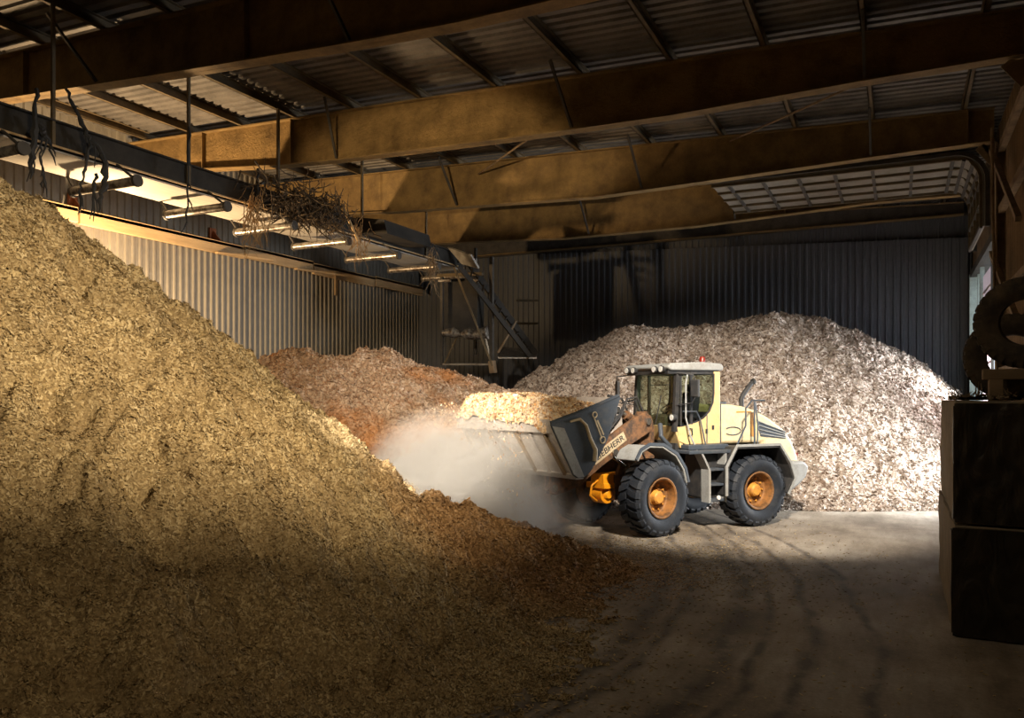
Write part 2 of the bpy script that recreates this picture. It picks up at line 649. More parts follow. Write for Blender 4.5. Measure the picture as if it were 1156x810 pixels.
rafter(9.85, [(-19, 8.75), (-16.2, 8.62), (-11.25, 8.28), (-7.5, 8.05), (-5.6, 7.97), (-3.8, 7.96), (2, 8.1)],
       'nearest deep dark roof beam crossing the top left of the view', M['ochre'], (-15.3, -9.6, -4.2, 1.2), ((-7.5, -.15), (-13.2, -.15)))
rafter(14.9, [(-19, 8.7), (-16.9, 8.6), (-13.7, 8.31), (-11.8, 8.2), (-7.2, 8.06), (-3.9, 8.01), (-.6, 8.08), (2, 8.1)],
       'second roof beam, ochre steel crusted with rough dust', M['ochre_rough'], (-16.0, -13.1, 1.75), ((-11.75, .35), (-5.9, -.1), (-.55, 0)))
rafter(19.7, [(-19, 8.6), (-15, 8.29), (-13.2, 8.17), (-11.3, 8.1), (-7.2, 7.93), (-5.2, 7.97), (-.6, 8.09), (2, 8.13)],
       'third roof beam, smooth ochre steel lit above the loader', M['ochre'], (1.3,), ((-11.3, -.1), (-5.9, -.1), (-.6, 0)))
rafter(24.2, [(-19, 8.5), (-14.5, 8.14), (-13.1, 8.07), (-9.8, 7.9), (-5.55, 7.89), (-.5, 8.08), (2, 8.05)],
       'fourth and farthest visible roof beam, dim ochre steel before the back wall', M['ochre'], (-3.0,), ((-9.0, -.1), (-4.4, 0)))
rafter(28.7, [(-19, 8.5), (-9.8, 8.45), (2, 8.45)], 'shallow dark end beam close against the back wall', M['dark_steel'], (), ())

# wind brace rods
for p, q, lab in (((-10.6, 19.6, 8.95), (-7.0, 15.1, 8.1), 'thin rod brace running between the second and third beam, left of the loader'),
                  ((-3.7, 19.6, 8.9), (-.8, 15.1, 8.12), 'thin rod brace running between the second and third beam, above the back pile')):
    tag(MB().tube([p, q], .022, 8).build('brace_rod', M['brown_steel'], smooth=True), lab, 'rod', 'roof brace rods')


# columns on the right wall
def column(b, a, h, label, gk=1.0):
    r = thing('steel_column', label, 'column', (a, b, 0))
    w = MB()
    w.bx(a - .09, a + .09, b - .01, b + .01, 0, h)
    w.build('web', M['brown_steel'], r)
    for s_ in (-1, 1):
        f = MB()
        f.bx(a + s_ * .09 - .014, a + s_ * .09 + .014, b - .13, b + .13, 0, h)
        f.build('flange', M['brown_steel'], r)
    bp = MB()
    bp.bx(a - .15, a + .12, b - .2, b + .2, 0, .03)
    bp.build('base_plate', M['brown_steel'], r)
    kn = MB()
    kn.prism([(a - .11, h), (a - .11, h - 1.1 * gk), (a - .11 - .71 * gk, h)], b - .01, b + .01)
    kn.bar((a - .11, b, h - 1.12 * gk), (a - .14 - .71 * gk, b, h - .02), .2, .02, up=(0, 1, 0))
    kn.build('knee_gusset', M['brown_steel'], r)


column(14.9, 1.91, 8.08, 'brown dusty steel column on the right wall carrying the second beam', .35)
column(19.7, 1.91, 8.1, 'brown dusty steel column on the right wall just before the bright door opening', .35)

# diagonal wall braces and conduit by the right wall
for p, q, w, lab in (((1.72, 15.2, 5.6), (1.72, 19.5, 7.9), .09, 'upper brown diagonal brace on the right wall'),
                     ((1.72, 15.2, 3.9), (1.72, 19.5, 5.75), .09, 'lower brown diagonal brace on the right wall above the tyres')):
    tag(MB().bar(p, q, w, w).build('wall_brace', M['brown_steel']), lab, 'brace', 'right wall braces')
tag(MB().tube([(1.62, 18.2, 8.0), (1.62, 18.1, 6.5), (1.63, 17.9, 5.2), (1.62, 17.7, 3.9)], .03, 8).build('conduit', M['brown_steel'], smooth=True),
    'thin vertical conduit hanging beside the right wall column', 'pipe')
# gridded vent ladder between column and door
ld = thing('wall_ladder', 'dark ladder fixed up the right wall beside the raised door', 'ladder', (1.9, 20.35, 0))
for yy_ in (20.15, 20.6):
    MB().bar((1.95, yy_, 0), (1.95, yy_, 8), .06).build('rail', M['dark_steel'], ld)
mbs = MB()
for k in range(17):
    mbs.tube([(1.95, 20.15, .4 + k * .45), (1.95, 20.6, .4 + k * .45)], .02, 6)
mbs.each('rung', M['grey_steel'], ld)

# raised sectional door: curls from the opening up under the roof
rd = thing('sectional_door', 'pale ribbed sectional door rolled up under the roof at right', 'door', (-1, 22.4, 6.6))
path = []
for k in range(5):
    path.append((1.70, 6.55 + k * .25))
for k in range(1, 9):
    t = k / 8 * pi / 2
    path.append((1.70 - .62 * (1 - cos(t)), 7.6 + .62 * sin(t) * .98))
xx = 1.08
while xx > -4.3:
    xx -= .42
    path.append((xx, 8.2 + .02 * (1.08 - xx) / 5))
D0, D1 = 20.7, 23.95
MB().strip(path, .05, D0, D1).build('curtain', M['panel'], rd)
segs = [path[i] for i in range(0, len(path))]
for k, y_ in enumerate((D0 + .03, D0 + .83, D0 + 1.63, D0 + 2.43, D1 - .03)):
    ln = [(x - (0 if z > 8.1 else .05), z - (.05 if x < 1.3 else 0)) for x, z in segs]
    MB().strip(ln, .06, y_ - .035, y_ + .035).build('stile', M['purlin'], rd)
for i in range(0, len(path), 2):
    x, z = path[i]
    x2, z2 = path[min(i + 1, len(path) - 1)]
    if i + 1 >= len(path):
        continue
    d = Vector((x2 - x, 0, z2 - z)).normalized()
    nrm = Vector((d.z, 0, -d.x)) * -1
    c = Vector((x, (D0 + D1) / 2, z)) + Vector((-d.z, 0, d.x)) * .075
    R = Matrix((d, Vector((0, 1, 0)), Vector((-d.z, 0, d.x)))).transposed()
    MB().box(c, (.075, D1 - D0, .06), R).build('hinge_rail', M['dark_steel'], rd)
for y_ in (D0 - .08, D1 + .05):
    MB().strip([(x, z - .02) for x, z in path], -.09, y_ - .03, y_ + .03).build('track', M['dark_steel'], rd)
for x_ in (-4.0, -1.6, .6):
    MB().bar((x_, D0 - .08, 8.2), (x_, D0 - .08, ztop(x_) + .2), .04).build('track_hanger', M['dark_steel'], rd)

# ------------------------------------------------------------------ timber ledge along the left wall
yb = 6.0
ledge_labels = ['nearest pale board of the ledge along the left wall', 'second pale board of the left wall ledge, brightest above the heap slope',
                'third board of the left wall ledge, under the hanging straw', 'fourth dim board of the left wall ledge',
                'farthest board of the left wall ledge, ending by the steel frame']
for k, (y0, y1) in enumerate(((6.0, 12.9), (12.95, 18.4), (18.45, 21.6), (21.65, 25.2), (25.25, 28.6))):
    dz = (.0, -.02, .02, -.03, .01)[k]
    t = MB()
    t.bx(AL + .05, AL + .72, y0, y1, 7.26 + dz, 7.36 + dz)
    t.bx(AL + .62, AL + .72, y0, y1, 7.0 + dz, 7.38 + dz)
    tag(t.build('ledge_board', M['timber'], bevel=.01), ledge_labels[k], 'board', 'timber ledge on the left wall')
for k, y_ in enumerate((13.2, 17.75)):
    pr = MB().prism([(AL + .06, 7.37), (AL + .50, 7.37), (AL + .08, 7.80)], y_ - .02, y_ + .02)
    pr.bx(AL + .04, AL + .10, y_ - .12, y_ + .12, 7.37, 7.85)
    tag(pr.build('gusset_plate', M['redbrown']),
        ('red brown triangular plate standing on the ledge near the first roller', 'red brown triangular plate standing on the ledge near the straw clump')[k],
        'bracket', 'red brown plates on the ledge')
lp = [((AL + .82, 17.2, 6.96), (AL + 1.1, 19.2, 7.02)), ((AL + .82, 20.6, 6.98), (AL + 1.1, 22.9, 7.05))]
for k, (p, q) in enumerate(lp):
    tag(MB().bar(p, q, .14, .05).build('loose_board', M['timber']),
        ('loose splintered board sticking out under the ledge beside the straw', 'loose board tied below the ledge further back')[k], 'board', 'loose boards')
tag(MB().bx(AL + .73, AL + .81, 22.7, 22.82, 6.35, 7.15).build('short_post', M['timber_dark']),
    'short brown wooden post hanging below the far ledge', 'post')

# ------------------------------------------------------------------ belt conveyor hung along the left side
cv = thing('belt_conveyor', 'long hanging belt conveyor with pale belt and steel rollers under the roof', 'conveyor', (-13.6, 15, 6.9))
CY0, CY1 = 3.0, 22.9
MB().bx(-14.35, -13.05, CY0, CY1, 6.93, 6.96).build('belt', M['belt'], cv)
for a in (-13.0, -14.42):
    w = MB()
    w.bx(a - .012, a + .012, CY0, CY1, 7.0, 7.42)
    w.bx(a - .012, a + .10, CY0, CY1, 7.40, 7.43)
    w.bx(a - .012, a + .07, CY0, CY1, 6.98, 7.005)
    w.build('side_beam', M['beam_dark'], cv)
lp_ = MB()
lp_.tube([(-12.93, CY0, 6.985), (-12.93, CY1, 6.985)], .02, 6)
lp_.build('edge_rod', M['timber'], cv)
MB().bx(-14.4, -13.02, CY0, CY1, 7.12, 7.15).build('top_belt', M['rubber'], cv)
for y_ in (5.8, 7.88, 9.96, 12.1, 14.1, 16.1, 18.3, 20.4, 22.3):
    ro = MB().tube([(-14.1, y_ - .02, 6.62), (-12.42, y_, 6.62)], .085, 16).build('roller', M['roller'], cv, smooth=True)
    k_ = MB()
    k_.tube([(-12.42, y_, 6.62), (-12.36, y_, 6.62)], .11, 14)
    k_.tube([(-14.16, y_, 6.62), (-14.1, y_, 6.62)], .11, 14)
    k_.each('roller_cap', M['dark_steel'], ro)
    k_ = MB()
    k_.bar((-12.45, y_, 6.66), (-12.98, y_, 7.02), .05, .03)
    k_.bar((-14.12, y_, 6.68), (-14.38, y_, 7.02), .05, .03)
    k_.each('roller_bracket', M['dark_steel'], ro)
for y_ in (8.75, 11.62, 14.2, 17.4, 20.6):
    MB().bar((-12.95, y_, 7.0), (-12.95, y_, ztop(-13) + .01), .055).build('hanger', M['purlin'], cv)
cp = MB()
cp.prism([(-13.0, 7.5), (-12.1, 7.35), (-12.0, 6.98), (-12.9, 7.05)], 17.2, 19.4)
cp.build('cover_plate', M['beam_dark'], cv)
tp = MB()
q4 = [Vector(AB((x - 578) / 899 * y_, y_) + (2.7 + (449 - z) / 899 * y_,)) for x, z, y_ in ((505, 279, 23.6), (531, 288, 23.0), (540, 303, 23.2), (521, 298, 23.7))]
up_ = Vector((.03, .03, .03))
tp.add(q4 + [p + up_ for p in q4], [(0, 1, 2, 3), (7, 6, 5, 4), (0, 4, 5, 1), (1, 5, 6, 2), (2, 6, 7, 3), (3, 7, 4, 0)])
tp.box((-12.9, 22.6, 7.15), (1.2, .10, .10))
tp.each('end_plate', M['grey_steel'], cv)

# torn strips and dusty roots hanging from the conveyor
random.seed(3)


def sight(px, py, a):
    """surveyed sight line met with the vertical plane x = a"""
    q = (px - 578) / 899
    Y = a / (C26 * q - S26)
    return Vector((a, S26 * q * Y + C26 * Y, 2.7 + (449 - py) * Y / 899))


for k, (a, pts, ws, lab) in enumerate((
        (-12.7, ((41, 100), (40, 130), (39, 150), (36, 178), (34, 202)), (3.0, 3.2, 5.5, 4.5, 1.5), 'thick dusty strip hanging at the far left over the conveyor'),
        (-12.75, ((44, 140), (50, 152), (56, 160), (58, 172)), (4, 4.5, 3, 1), 'short ragged strip hanging at left below the conveyor edge'),
        (-12.65, ((45, 165), (47, 182), (49, 196), (48, 212)), (1.5, 2, 1.5, 2), 'thin ragged strip ending over the heap top at left'),
        (-12.6, ((101, 160), (99, 178), (95, 195), (91, 212), (91, 228)), (2.5, 3, 2, 1.5, 1.5), 'forked dark strip dangling beside the longest strip'),
        (-12.7, ((74, 100), (84, 120), (93, 140), (100, 155), (112, 168), (119, 184), (119, 205), (114, 222), (112, 239)), (2.2, 2.6, 3.2, 3.2, 3.6, 5, 5.5, 4, 1.5),
         'longest dark rubber strip, bending down past the second roller'),
        (-12.5, ((213, 143), (213, 180), (212, 215), (211, 250)), (2.2, 2.2, 1.6, 2), 'thin hanging strip crossing the third roller'),
        (-12.4, ((108, 196), (107, 212), (104, 226)), (2.5, 3, 1.5), 'last short dark strip by the middle of the second roller'),
        (-12.7, ((291, 190), (291, 212), (289, 236)), (3, 3, 2), 'dark strip hanging in front of the pale straw clump'))):
    P3 = [sight(x, y, a) for x, y in pts]
    fine_, fw = [], []
    for i in range(len(P3) - 1):
        for q in range(4):
            t = q / 4
            fine_.append(P3[i].lerp(P3[i + 1], t) + Vector((.02 * sin(i * 5 + q * 2.1), .02 * sin(i * 3 + q * 1.7), 0)))
            fw.append((ws[i] + (ws[i + 1] - ws[i]) * t) / 62 / 1.5 * (1 + .25 * sin(i * 7 + q * 2.4)))
    fine_.append(P3[-1])
    fw.append(ws[-1] / 62 / 3)
    mb = MB().tube(fine_, fw, 6)
    for q in range(4):
        i = random.randint(len(fine_) // 3, len(fine_) - 1)
        p = fine_[i]
        e = p + Vector((random.uniform(-.12, .12), random.uniform(-.12, .12), -random.uniform(.15, .4)))
        mb.tube([p, (p + e) / 2 + Vector((.03, 0, 0)), e], [.02, .015, .006], 5)
    tag(mb.build('hanging_strip', M['rubber'], smooth=True), lab, 'strip', 'torn strips hanging from the conveyor')


def straw(cx, cy, cz, dx, dy, dz, n, lmin, lmax, hang, r=.012):
    mb = MB()
    for k in range(n):
        p = Vector((cx + random.gauss(0, dx), cy + random.gauss(0, dy), cz + random.gauss(0, dz)))
        l = random.uniform(lmin, lmax)
        d = Vector((random.gauss(0, .6), random.gauss(0, .6), random.gauss(-hang, .5))).normalized()
        q = p + d * l
        mid = (p + q) / 2 + Vector((random.gauss(0, .06), random.gauss(0, .06), -.04))
        rr = r * random.uniform(.5, 1.5)
        mb.tube([p, mid, q], [rr, rr * .8, rr * .3], 4)
    return mb


tag(straw(-12.6, 13.05, 6.75, .10, .12, .3, 120, .2, .6, 2.4, .009).build('straw_clump', M['straw']),
    'pale straw clump dangling through the rollers of the conveyor', 'straw', kind='stuff')
tag(straw(-12.5, 14.6, 7.25, .28, .75, .24, 520, .2, .75, .5, .016).build('root_tangle', M['root']),
    'dark tangle of roots and twigs caught on the conveyor beside the second beam', 'roots', kind='stuff')
tag(straw(-12.1, 16.2, 6.7, .08, .12, .3, 60, .2, .5, 2.0, .009).build('straw_wisp', M['straw']),
    'thin wisp of straw hanging behind the dark root tangle', 'straw', kind='stuff')
tag(straw(-11.9, 19.3, 6.6, .06, .08, .28, 70, .2, .5, 2.0, .009).build('straw_tuft', M['timber_dark']),
    'brown straw tuft dangling near the far end of the conveyor', 'straw', kind='stuff')
tag(MB().tube([(-12.25, 15.7, 7.35), (-11.95, 15.9, 6.55)], .035, 8).build('broken_stick', M['timber'], smooth=True),
    'pale broken stick slanting out of the root tangle', 'stick')

# ------------------------------------------------------------------ steel tower and chute at the conveyor's far end
def P(px, py, Y):
    """surveyed sight line turned into a world point at distance Y"""
    X = (px - 578) / 899 * Y
    a, b = AB(X, Y)
    return (a, b, 2.7 + (449 - py) / 899 * Y)


YT = 25.0
tw = thing('transfer_tower', 'dark open steel frame hanging at the far end of the conveyor', 'frame', P(528, 412, YT))
for p, q, w in ((P(499, 310, YT + .8), P(499, 412, YT + .8), .09), (P(555, 290, YT), P(555, 416, YT), .11), (P(537, 280, YT + 2), P(537, 400, YT + 2), .08)):
    MB().bar(p, q, w).build('post', M['dark_steel'], tw)
for p, q, w, mt in ((P(498, 411, YT + .8), P(556, 411, YT), .06, 'grey_steel'), (P(494, 311, YT + .8), P(545, 309, YT), .10, 'purlin'),
                    (P(512, 300, YT), P(556, 413, YT - .2), .06, 'purlin'), (P(502, 410, YT + .7), P(516, 380, YT + .5), .05, 'purlin'),
                    (P(548, 380, YT), P(556, 414, YT), .05, 'grey_steel')):
    MB().bar(p, q, w).build('rail', M[mt], tw)
bx_ = MB()
bx_.bar(P(503, 345, YT + 1.6), P(543, 345, YT + 1.4), 1.0, 1.75)
bx_.build('housing', M['beam_dark'], tw, bevel=.02)
ro = MB().tube([P(500, 376, YT + .5), P(512, 375, YT + .4), P(520, 377, YT + .4), P(530, 376, YT + .3), P(536, 378, YT + .3), P(552, 375, YT)],
               [.10, .17, .09, .20, .15, .22], 14)
ro.build('dusty_roller', M['roller'], tw, smooth=True)
lm = MB()
lm.bar(P(495, 317, YT + .7), P(509, 317, YT + .6), .10, .07)
lm.build('roller', M['roller'], tw)
lm = MB()
lm.bar(P(529, 317, YT + .2), P(540, 317, YT + .1), .10, .07)
lm.build('roller', M['roller'], tw)
# foot bracket
fb = MB()
fb.bar(P(555, 407, YT - .1), P(557, 421, YT - .1), .22, .18)
fb.build('foot_bracket', M['brown_steel'], tw, bevel=.02)

ic = thing('inclined_chute', 'dark inclined ladder like chute slanting down to the right before the back wall', 'chute', P(605, 408, YT + 1))
MB().bar(P(520, 284, YT + .3), P(605, 400, YT + 1.2), .13, .18).build('rail', M['beam_dark'], ic)
MB().bar(P(518, 300, YT - .6), P(598, 402, YT + .4), .09, .14).build('rail', M['beam_dark'], ic)
rg = MB()
for k in range(1, 13):
    t = k / 13
    p = Vector(P(520, 284, YT + .3)).lerp(Vector(P(605, 400, YT + 1.2)), t)
    q = Vector(P(518, 300, YT - .6)).lerp(Vector(P(598, 402, YT + .4)), t)
    rg.bar(p, q, .05, .03)
rg.each('rung', M['dark_steel'], ic)
MB().bar(P(583, 362, YT + .9), P(562, 398, YT + .6), .06).build('strut', M['brown_steel'], ic)
ty = MB()
ty.add([P(564, 391, YT + 1.4), P(600, 394, YT + 1.6), P(606, 403, YT + .6), P(562, 403, YT + .4),
        P(564, 392.5, YT + 1.4), P(600, 395.5, YT + 1.6), P(606, 404.5, YT + .6), P(562, 404.5, YT + .4)],
       [(0, 1, 2, 3), (7, 6, 5, 4), (0, 4, 5, 1), (1, 5, 6, 2), (2, 6, 7, 3), (3, 7, 4, 0)])
ty.build('tray', M['chrome'], ic)
# rails on the dark wall behind
for py, lab in ((339, 'upper dark rail on the back wall behind the chute'), (365, 'lower dark rail on the back wall behind the chute')):
    tag(MB().bar(P(583, py, 29.3), P(607, py, 29.4), .08).build('wall_rail', M['purlin']), lab, 'rail')

# ------------------------------------------------------------------ stacked blocks and tyres at right
def lumpy_box(x0, x1, y0, y1, z0, z1, amp, seed, n=10):
    mb = MB()
    rnd = random.Random(seed)
    f1, f2, f3 = rnd.uniform(2, 4), rnd.uniform(2, 4), rnd.uniform(0, 6)
    idx = {}

    def vid(i, j, k):
        key = (i, j, k)
        if key not in idx:
            u, v_, w = i / n, j / n, k / n
            x, y, z = x0 + (x1 - x0) * u, y0 + (y1 - y0) * v_, z0 + (z1 - z0) * w
            s1 = sin(y * f1 * 2 + z * 5 + f3) + .6 * sin(z * f2 * 4 + x * 6)
            s2 = sin(x * f2 * 2.3 + z * 4) + .6 * sin(x * 7 + z * 9 + f3)
            e = (0 if w == 0 else 1)
            if i in (0, n):
                x += amp * s1
            if j in (0, n):
                y += amp * s2
            if k == n:
                z += amp * .6 * (sin(x * 5 + f3) + sin(y * 4))
            # soft corners
            for (q, lo, hi) in (('x', u, 0), ('y', v_, 0)):
                pass
            idx[key] = len(mb.v)
            mb.v.append((x, y, max(z, z0)))
        return idx[key]
    for a in range(n):
        for b in range(n):
            for e in (0, n):
                mb.f.append((vid(e, a, b), vid(e, a + 1, b), vid(e, a + 1, b + 1), vid(e, a, b + 1)))
                mb.f.append((vid(a, e, b), vid(a + 1, e, b), vid(a + 1, e, b + 1), vid(a, e, b + 1)))
                mb.f.append((vid(a, b, e), vid(a + 1, b, e), vid(a + 1, b + 1, e), vid(a, b + 1, e)))
    return mb


def block(x0, x1, y0, y1, z0, z1, seed, label):
    r = thing('wrapped_block', label, 'block', ((x0 + x1) / 2, (y0 + y1) / 2, z0), 'wrapped blocks at right')
    lumpy_box(x0 + .012, x1, y0 + .03, y1, z0, z1, .008, seed).build('core', M['block'], r, bevel=.01)
    # film pulled over the front and the end of the side
    mb = MB()
    n, m_ = 26, 22
    rnd = random.Random(seed)
    for j in range(m_ + 1):
        w = j / m_
        for i in range(n + 1):
            u = i / n
            x = x0 + .0 + (x1 - x0) * u
            z = z0 + .02 + (z1 - z0 - .04) * w
            cr = .016 * sin(9 * u + 7 * w + seed) + .010 * sin(23 * u - 15 * w + seed * 2) + .007 * sin(37 * w + 11 * u)
            mb.v.append((x, y0 + .005 - abs(cr), z))
    for j in range(m_):
        for i in range(n):
            a = j * (n + 1) + i
            mb.f.append((a, a + 1, a + n + 2, a + n + 1))
    k = len(mb.v)
    for (x, y, z) in list(mb.v):
        mb.v.append((x, y0 + .028, z))
    mb.f += [tuple(q + k for q in f) for f in mb.f]
    e = [i for i in range(n + 1)] + [j * (n + 1) + n for j in range(1, m_ + 1)] + [m_ * (n + 1) + i for i in range(n - 1, -1, -1)] + [j * (n + 1) for j in range(m_ - 1, 0, -1)]
    for i in range(len(e)):
        a, b = e[i], e[(i + 1) % len(e)]
        mb.f.append((a, b, b + k, a + k))
    mb.build('film', M['film'], r, smooth=True, angle=70)
    # torn flap down the corner
    fl = MB()
    pts = []
    for j in range(9):
        w = j / 8
        z = z0 + .05 + (z1 - z0 - .1) * w
        pts.append((x0 - .012 + .01 * sin(seed + 9 * w), y0 + .03 + .14 * (.5 + .5 * sin(seed * 3 + 6 * w)), z))
    for (x, y, z) in pts:
        fl.v += [(x0 - .012, y0 + .0, z), (x, y, z), (x0 + .012, y0 + .0, z), (x0 + .008, y, z)]
    for j in range(8):
        a = j * 4
        fl.f += [(a, a + 1, a + 5, a + 4), (a + 1, a + 3, a + 7, a + 5), (a + 3, a + 2, a + 6, a + 7), (a + 2, a, a + 4, a + 6)]
    fl.f += [(0, 1, 3, 2), (32, 33, 35, 34)]
    fl.build('torn_flap', M['film'], r)
    return r


block(.53, 1.93, 10.28, 14.15, 0, 1.255, 1, 'large lower block in creased dark film standing on the floor at right')
block(.55, 1.34, 10.32, 14.05, 1.275, 2.66, 5, 'large upper block in creased dark film, stacked on the lower one at right')
r2 = thing('pallet_stack', 'dim stack of pale slats beside the upper block at the right edge', 'pallets', (1.7, 11, 1.275))
for k in range(7):
    MB().bx(1.40, 1.93, 10.45 + (k % 2) * .03, 13.4, 1.28 + k * .19, 1.28 + k * .19 + (.08 if k % 2 else .13)).build('slat', M['block' if k % 2 else 'timber_dark'], r2)
# litter lying on the top of the upper block
lt = straw(.85, 11.2, 2.70, .2, .8, .012, 160, .05, .25, 0, .012)
lt.v = [(min(max(x, .56), 1.32), min(max(y, 10.35), 14), max(z, 2.675)) for x, y, z in lt.v]
tag(lt.build('bark_litter', M['timber_dark']), 'scraps of bark lying on top of the upper block', 'litter', kind='stuff')


def tyre_mesh(R, ri, w, lug=True, nl=24, lugd=.035, seed=0):
    """tyre round the local y axis at the origin; returns MB"""
    h = w / 2
    prof = [(ri, -h * .72), (ri + .03, -h * .80), (ri + (R - ri) * .35, -h * .98), (ri + (R - ri) * .6, -h), (R - .09, -h * .94), (R - .035, -h * .80),
            (R - lugd, -h * .55), (R - lugd, h * .55), (R - .035, h * .80), (R - .09, h * .94), (ri + (R - ri) * .6, h), (ri + (R - ri) * .35, h * .98),
            (ri + .03, h * .80), (ri, h * .72)]
    mb = MB().lathe(prof, (0, 0, 0), 56, closed=True)
    if lug:
        for k in range(nl):
            for sd in (-1, 1):
                t = 2 * pi * (k + (.5 if sd > 0 else 0)) / nl
                dt = 2 * pi / nl
                rows_ = []
                for (yy_, rr, ph) in ((.02, R, .34), (h * .45, R, .12), (h * .84, R - .012, 0), (h * .985, R - .075, 0)):
                    for e in (-1, 1):
                        wd = dt * (.27 if yy_ < h * .8 else .30)
                        tt = t + ph * dt + e * wd
                        rows_.append((rr * cos(tt), sd * yy_, rr * sin(tt)))
                        rin = rr - lugd - .015
                        rows_.append((rin * cos(tt), sd * yy_ * .97, rin * sin(tt)))
                fs = []
                for i in range(3):
                    a = i * 4
                    fs += [(a, a + 4, a + 6, a + 2), (a, a + 1, a + 5, a + 4), (a + 2, a + 6, a + 7, a + 3)]
                fs += [(0, 2, 3, 1), (12, 13, 15, 14)]
                mb.add(rows_, fs)
    return mb


def loose_tyre(c, R, ri, w, rot, label):
    r = thing('worn_tyre', label, 'tyre', c, 'old tyres on the blocks')
    mt = Matrix.Translation(c) @ rot
    tyre_mesh(R, ri, w, True, 30, .02).build('tread_and_sidewall', M['tyre_old'], r, mt, smooth=True, angle=35)
    return r


# bearers and tyres on top of the blocks
tag(MB().bx(.93, 1.95, 11.55, 11.75, 2.93, 3.06).build('timber_bearer', M['timber_dark'], bevel=.008),
    'sawn timber bearer under the old tyre, pale cut end to the left', 'timber')
tag(MB().bx(1.00, 1.14, 11.52, 11.78, 2.66, 2.93).build('wood_prop', M['timber_dark']), 'short wood prop holding up the bearer on the upper block', 'timber')
tag(MB().bx(1.42, 1.93, 11.5, 11.8, 2.55, 2.93).build('packing_block', M['timber_dark']), 'dark packing block below the bearer by the wall', 'timber')
Rm = Matrix.Rotation(radians(-12), 4, 'Z') @ Matrix.Rotation(radians(6), 4, 'X')
loose_tyre((1.39, 11.62, 3.06 + .572), .565, .28, .34, Rm, 'old dusty tyre standing upright on the bearer, in front')
loose_tyre((1.36, 12.62, 2.66 + .59), .585, .30, .36, Matrix.Rotation(radians(-8), 4, 'Z'), 'old tyre standing behind the bearer, lower and farther back')

# ------------------------------------------------------------------ wheel loader
def frame_mtx(X, Y, th):
    a, b = AB(X, Y)
    return Matrix.Translation((a, b, 0)) @ Matrix.Rotation(radians(180 + th + 26), 4, 'Z')


MR = frame_mtx(4.64, 17.91, 26)      # rear frame: x forward, y to the machine's left, origin under the rear axle
MF = frame_mtx(2.17, 16.51, 36)      # front frame, turned at the joint
ra, rb = AB(3.36, 17.3)
LD = thing('wheel_loader', 'cream and grey articulated wheel loader lifting a full bucket of chips', 'loader', (ra, rb, 0))


def wheel(c, sd, mtx):
    mt = mtx @ Matrix.Translation(c)
    t = tyre_mesh(.755, .385, .56).build('wheel', M['tyre'], LD, mt, smooth=True, angle=35)
    s = sd
    rim = MB()
    pr = [(.395, .225), (.405, .245), (.385, .25), (.36, .235), (.345, .13), (.33, .05), (.30, .03), (.20, .035), (.17, .06), (.17, .03), (.0, .03)]
    pr2 = [(r_, s * y_) for r_, y_ in pr]
    rim.lathe(pr2, (0, 0, 0), 40)
    rim.lathe([(.0, s * -.02), (.33, s * -.02), (.385, s * -.2), (.395, s * -.24)], (0, 0, 0), 40)
    rim.build('rim', M['rim'], t, mt, smooth=True, angle=35)
    hb = MB()
    hb.lathe([(.0, s * .175), (.10, s * .17), (.13, s * .14), (.145, s * .05), (.17, s * .03)], (0, 0, 0), 30)
    for k in range(10):
        tt = 2 * pi * k / 10
        hb.box((.24 * cos(tt), s * .045, .24 * sin(tt)), (.035, .04, .035))
    hb.build('hub', M['hub'], t, mt, smooth=True, angle=35)


wheel((0, 1.05, .755), 1, MF)
wheel((0, -1.05, .755), -1, MF)
wheel((0, 1.05, .755), 1, MR)
wheel((0, -1.05, .755), -1, MR)

# rear frame
ch = MB()
ch.bx(-1.1, 1.25, -.42, .42, .72, 1.25)
ch.tube([(0, -.85, .755), (0, .85, .755)], .17, 14)
ch.bx(-.25, .25, -.3, .3, .5, .95)
ch.prism([(1.2, .6), (1.2, 1.25), (1.5, 1.1), (1.5, .75)], -.25, .25)
ch.build('rear_chassis', M['chassis'], LD, MR)
for s in (1, -1):
    tk = MB()
    tk.bx(.78, 1.30, s * .45, s * 1.0, .62, 1.56)
    tk.build('tank', M['chassis'], LD, MR, bevel=.04)
    dk = MB()
    dk.bx(.55, 1.78, s * .72, s * 1.22, 1.56, 1.63)
    dk.build('platform', M['slate'], LD, MR, bevel=.015)
    dk = MB()
    dk.bx(.58, 1.62, s * .70, s * 1.0, 1.63, 1.735)
    dk.build('sill_step', M['slate'], LD, MR, bevel=.02)
    st = MB()
    for x_ in (1.27, .86):
        st.prism([(x_ + (.22 if x_ > 1 else 0), 1.56), (x_ + (.17 if x_ > 1 else -.02), 1.56), (x_ - .02, 1.22), (x_ - .02, .56), (x_ + .03, .56), (x_ + .04, 1.24)],
                 s * 1.0, s * 1.24)
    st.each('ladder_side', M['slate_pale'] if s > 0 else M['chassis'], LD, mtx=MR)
    for z_ in (1.21, .90, .58):
        sp = MB()
        sp.bx(.86, 1.26, s * 1.0, s * 1.24, z_, z_ + .045)
        sp.build('step', M['slate'], LD, MR, bevel=.008)
    # rear mudguard
    arch = [(.92, .70), (.92, 1.28), (.66, 1.69), (-.50, 1.69), (-.80, 1.30), (-.92, .98), (-.72, .66)]
    fm = MB().strip(arch, .045, s * .70, s * 1.36).build('rear_mudguard', M['chassis'], LD, MR, bevel=.01)
    lip = MB().strip([(x, z) for x, z in arch], -.055, s * 1.345, s * 1.375)
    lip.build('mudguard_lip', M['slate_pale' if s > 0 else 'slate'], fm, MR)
    # inner wall of the arch
    iw = MB().prism([(.88, .9), (.88, 1.28), (.64, 1.68), (-.5, 1.68), (-.78, 1.3), (-.85, 1.0)], s * .66, s * .70)
    iw.build('arch_wall', M['chassis'], LD, MR)

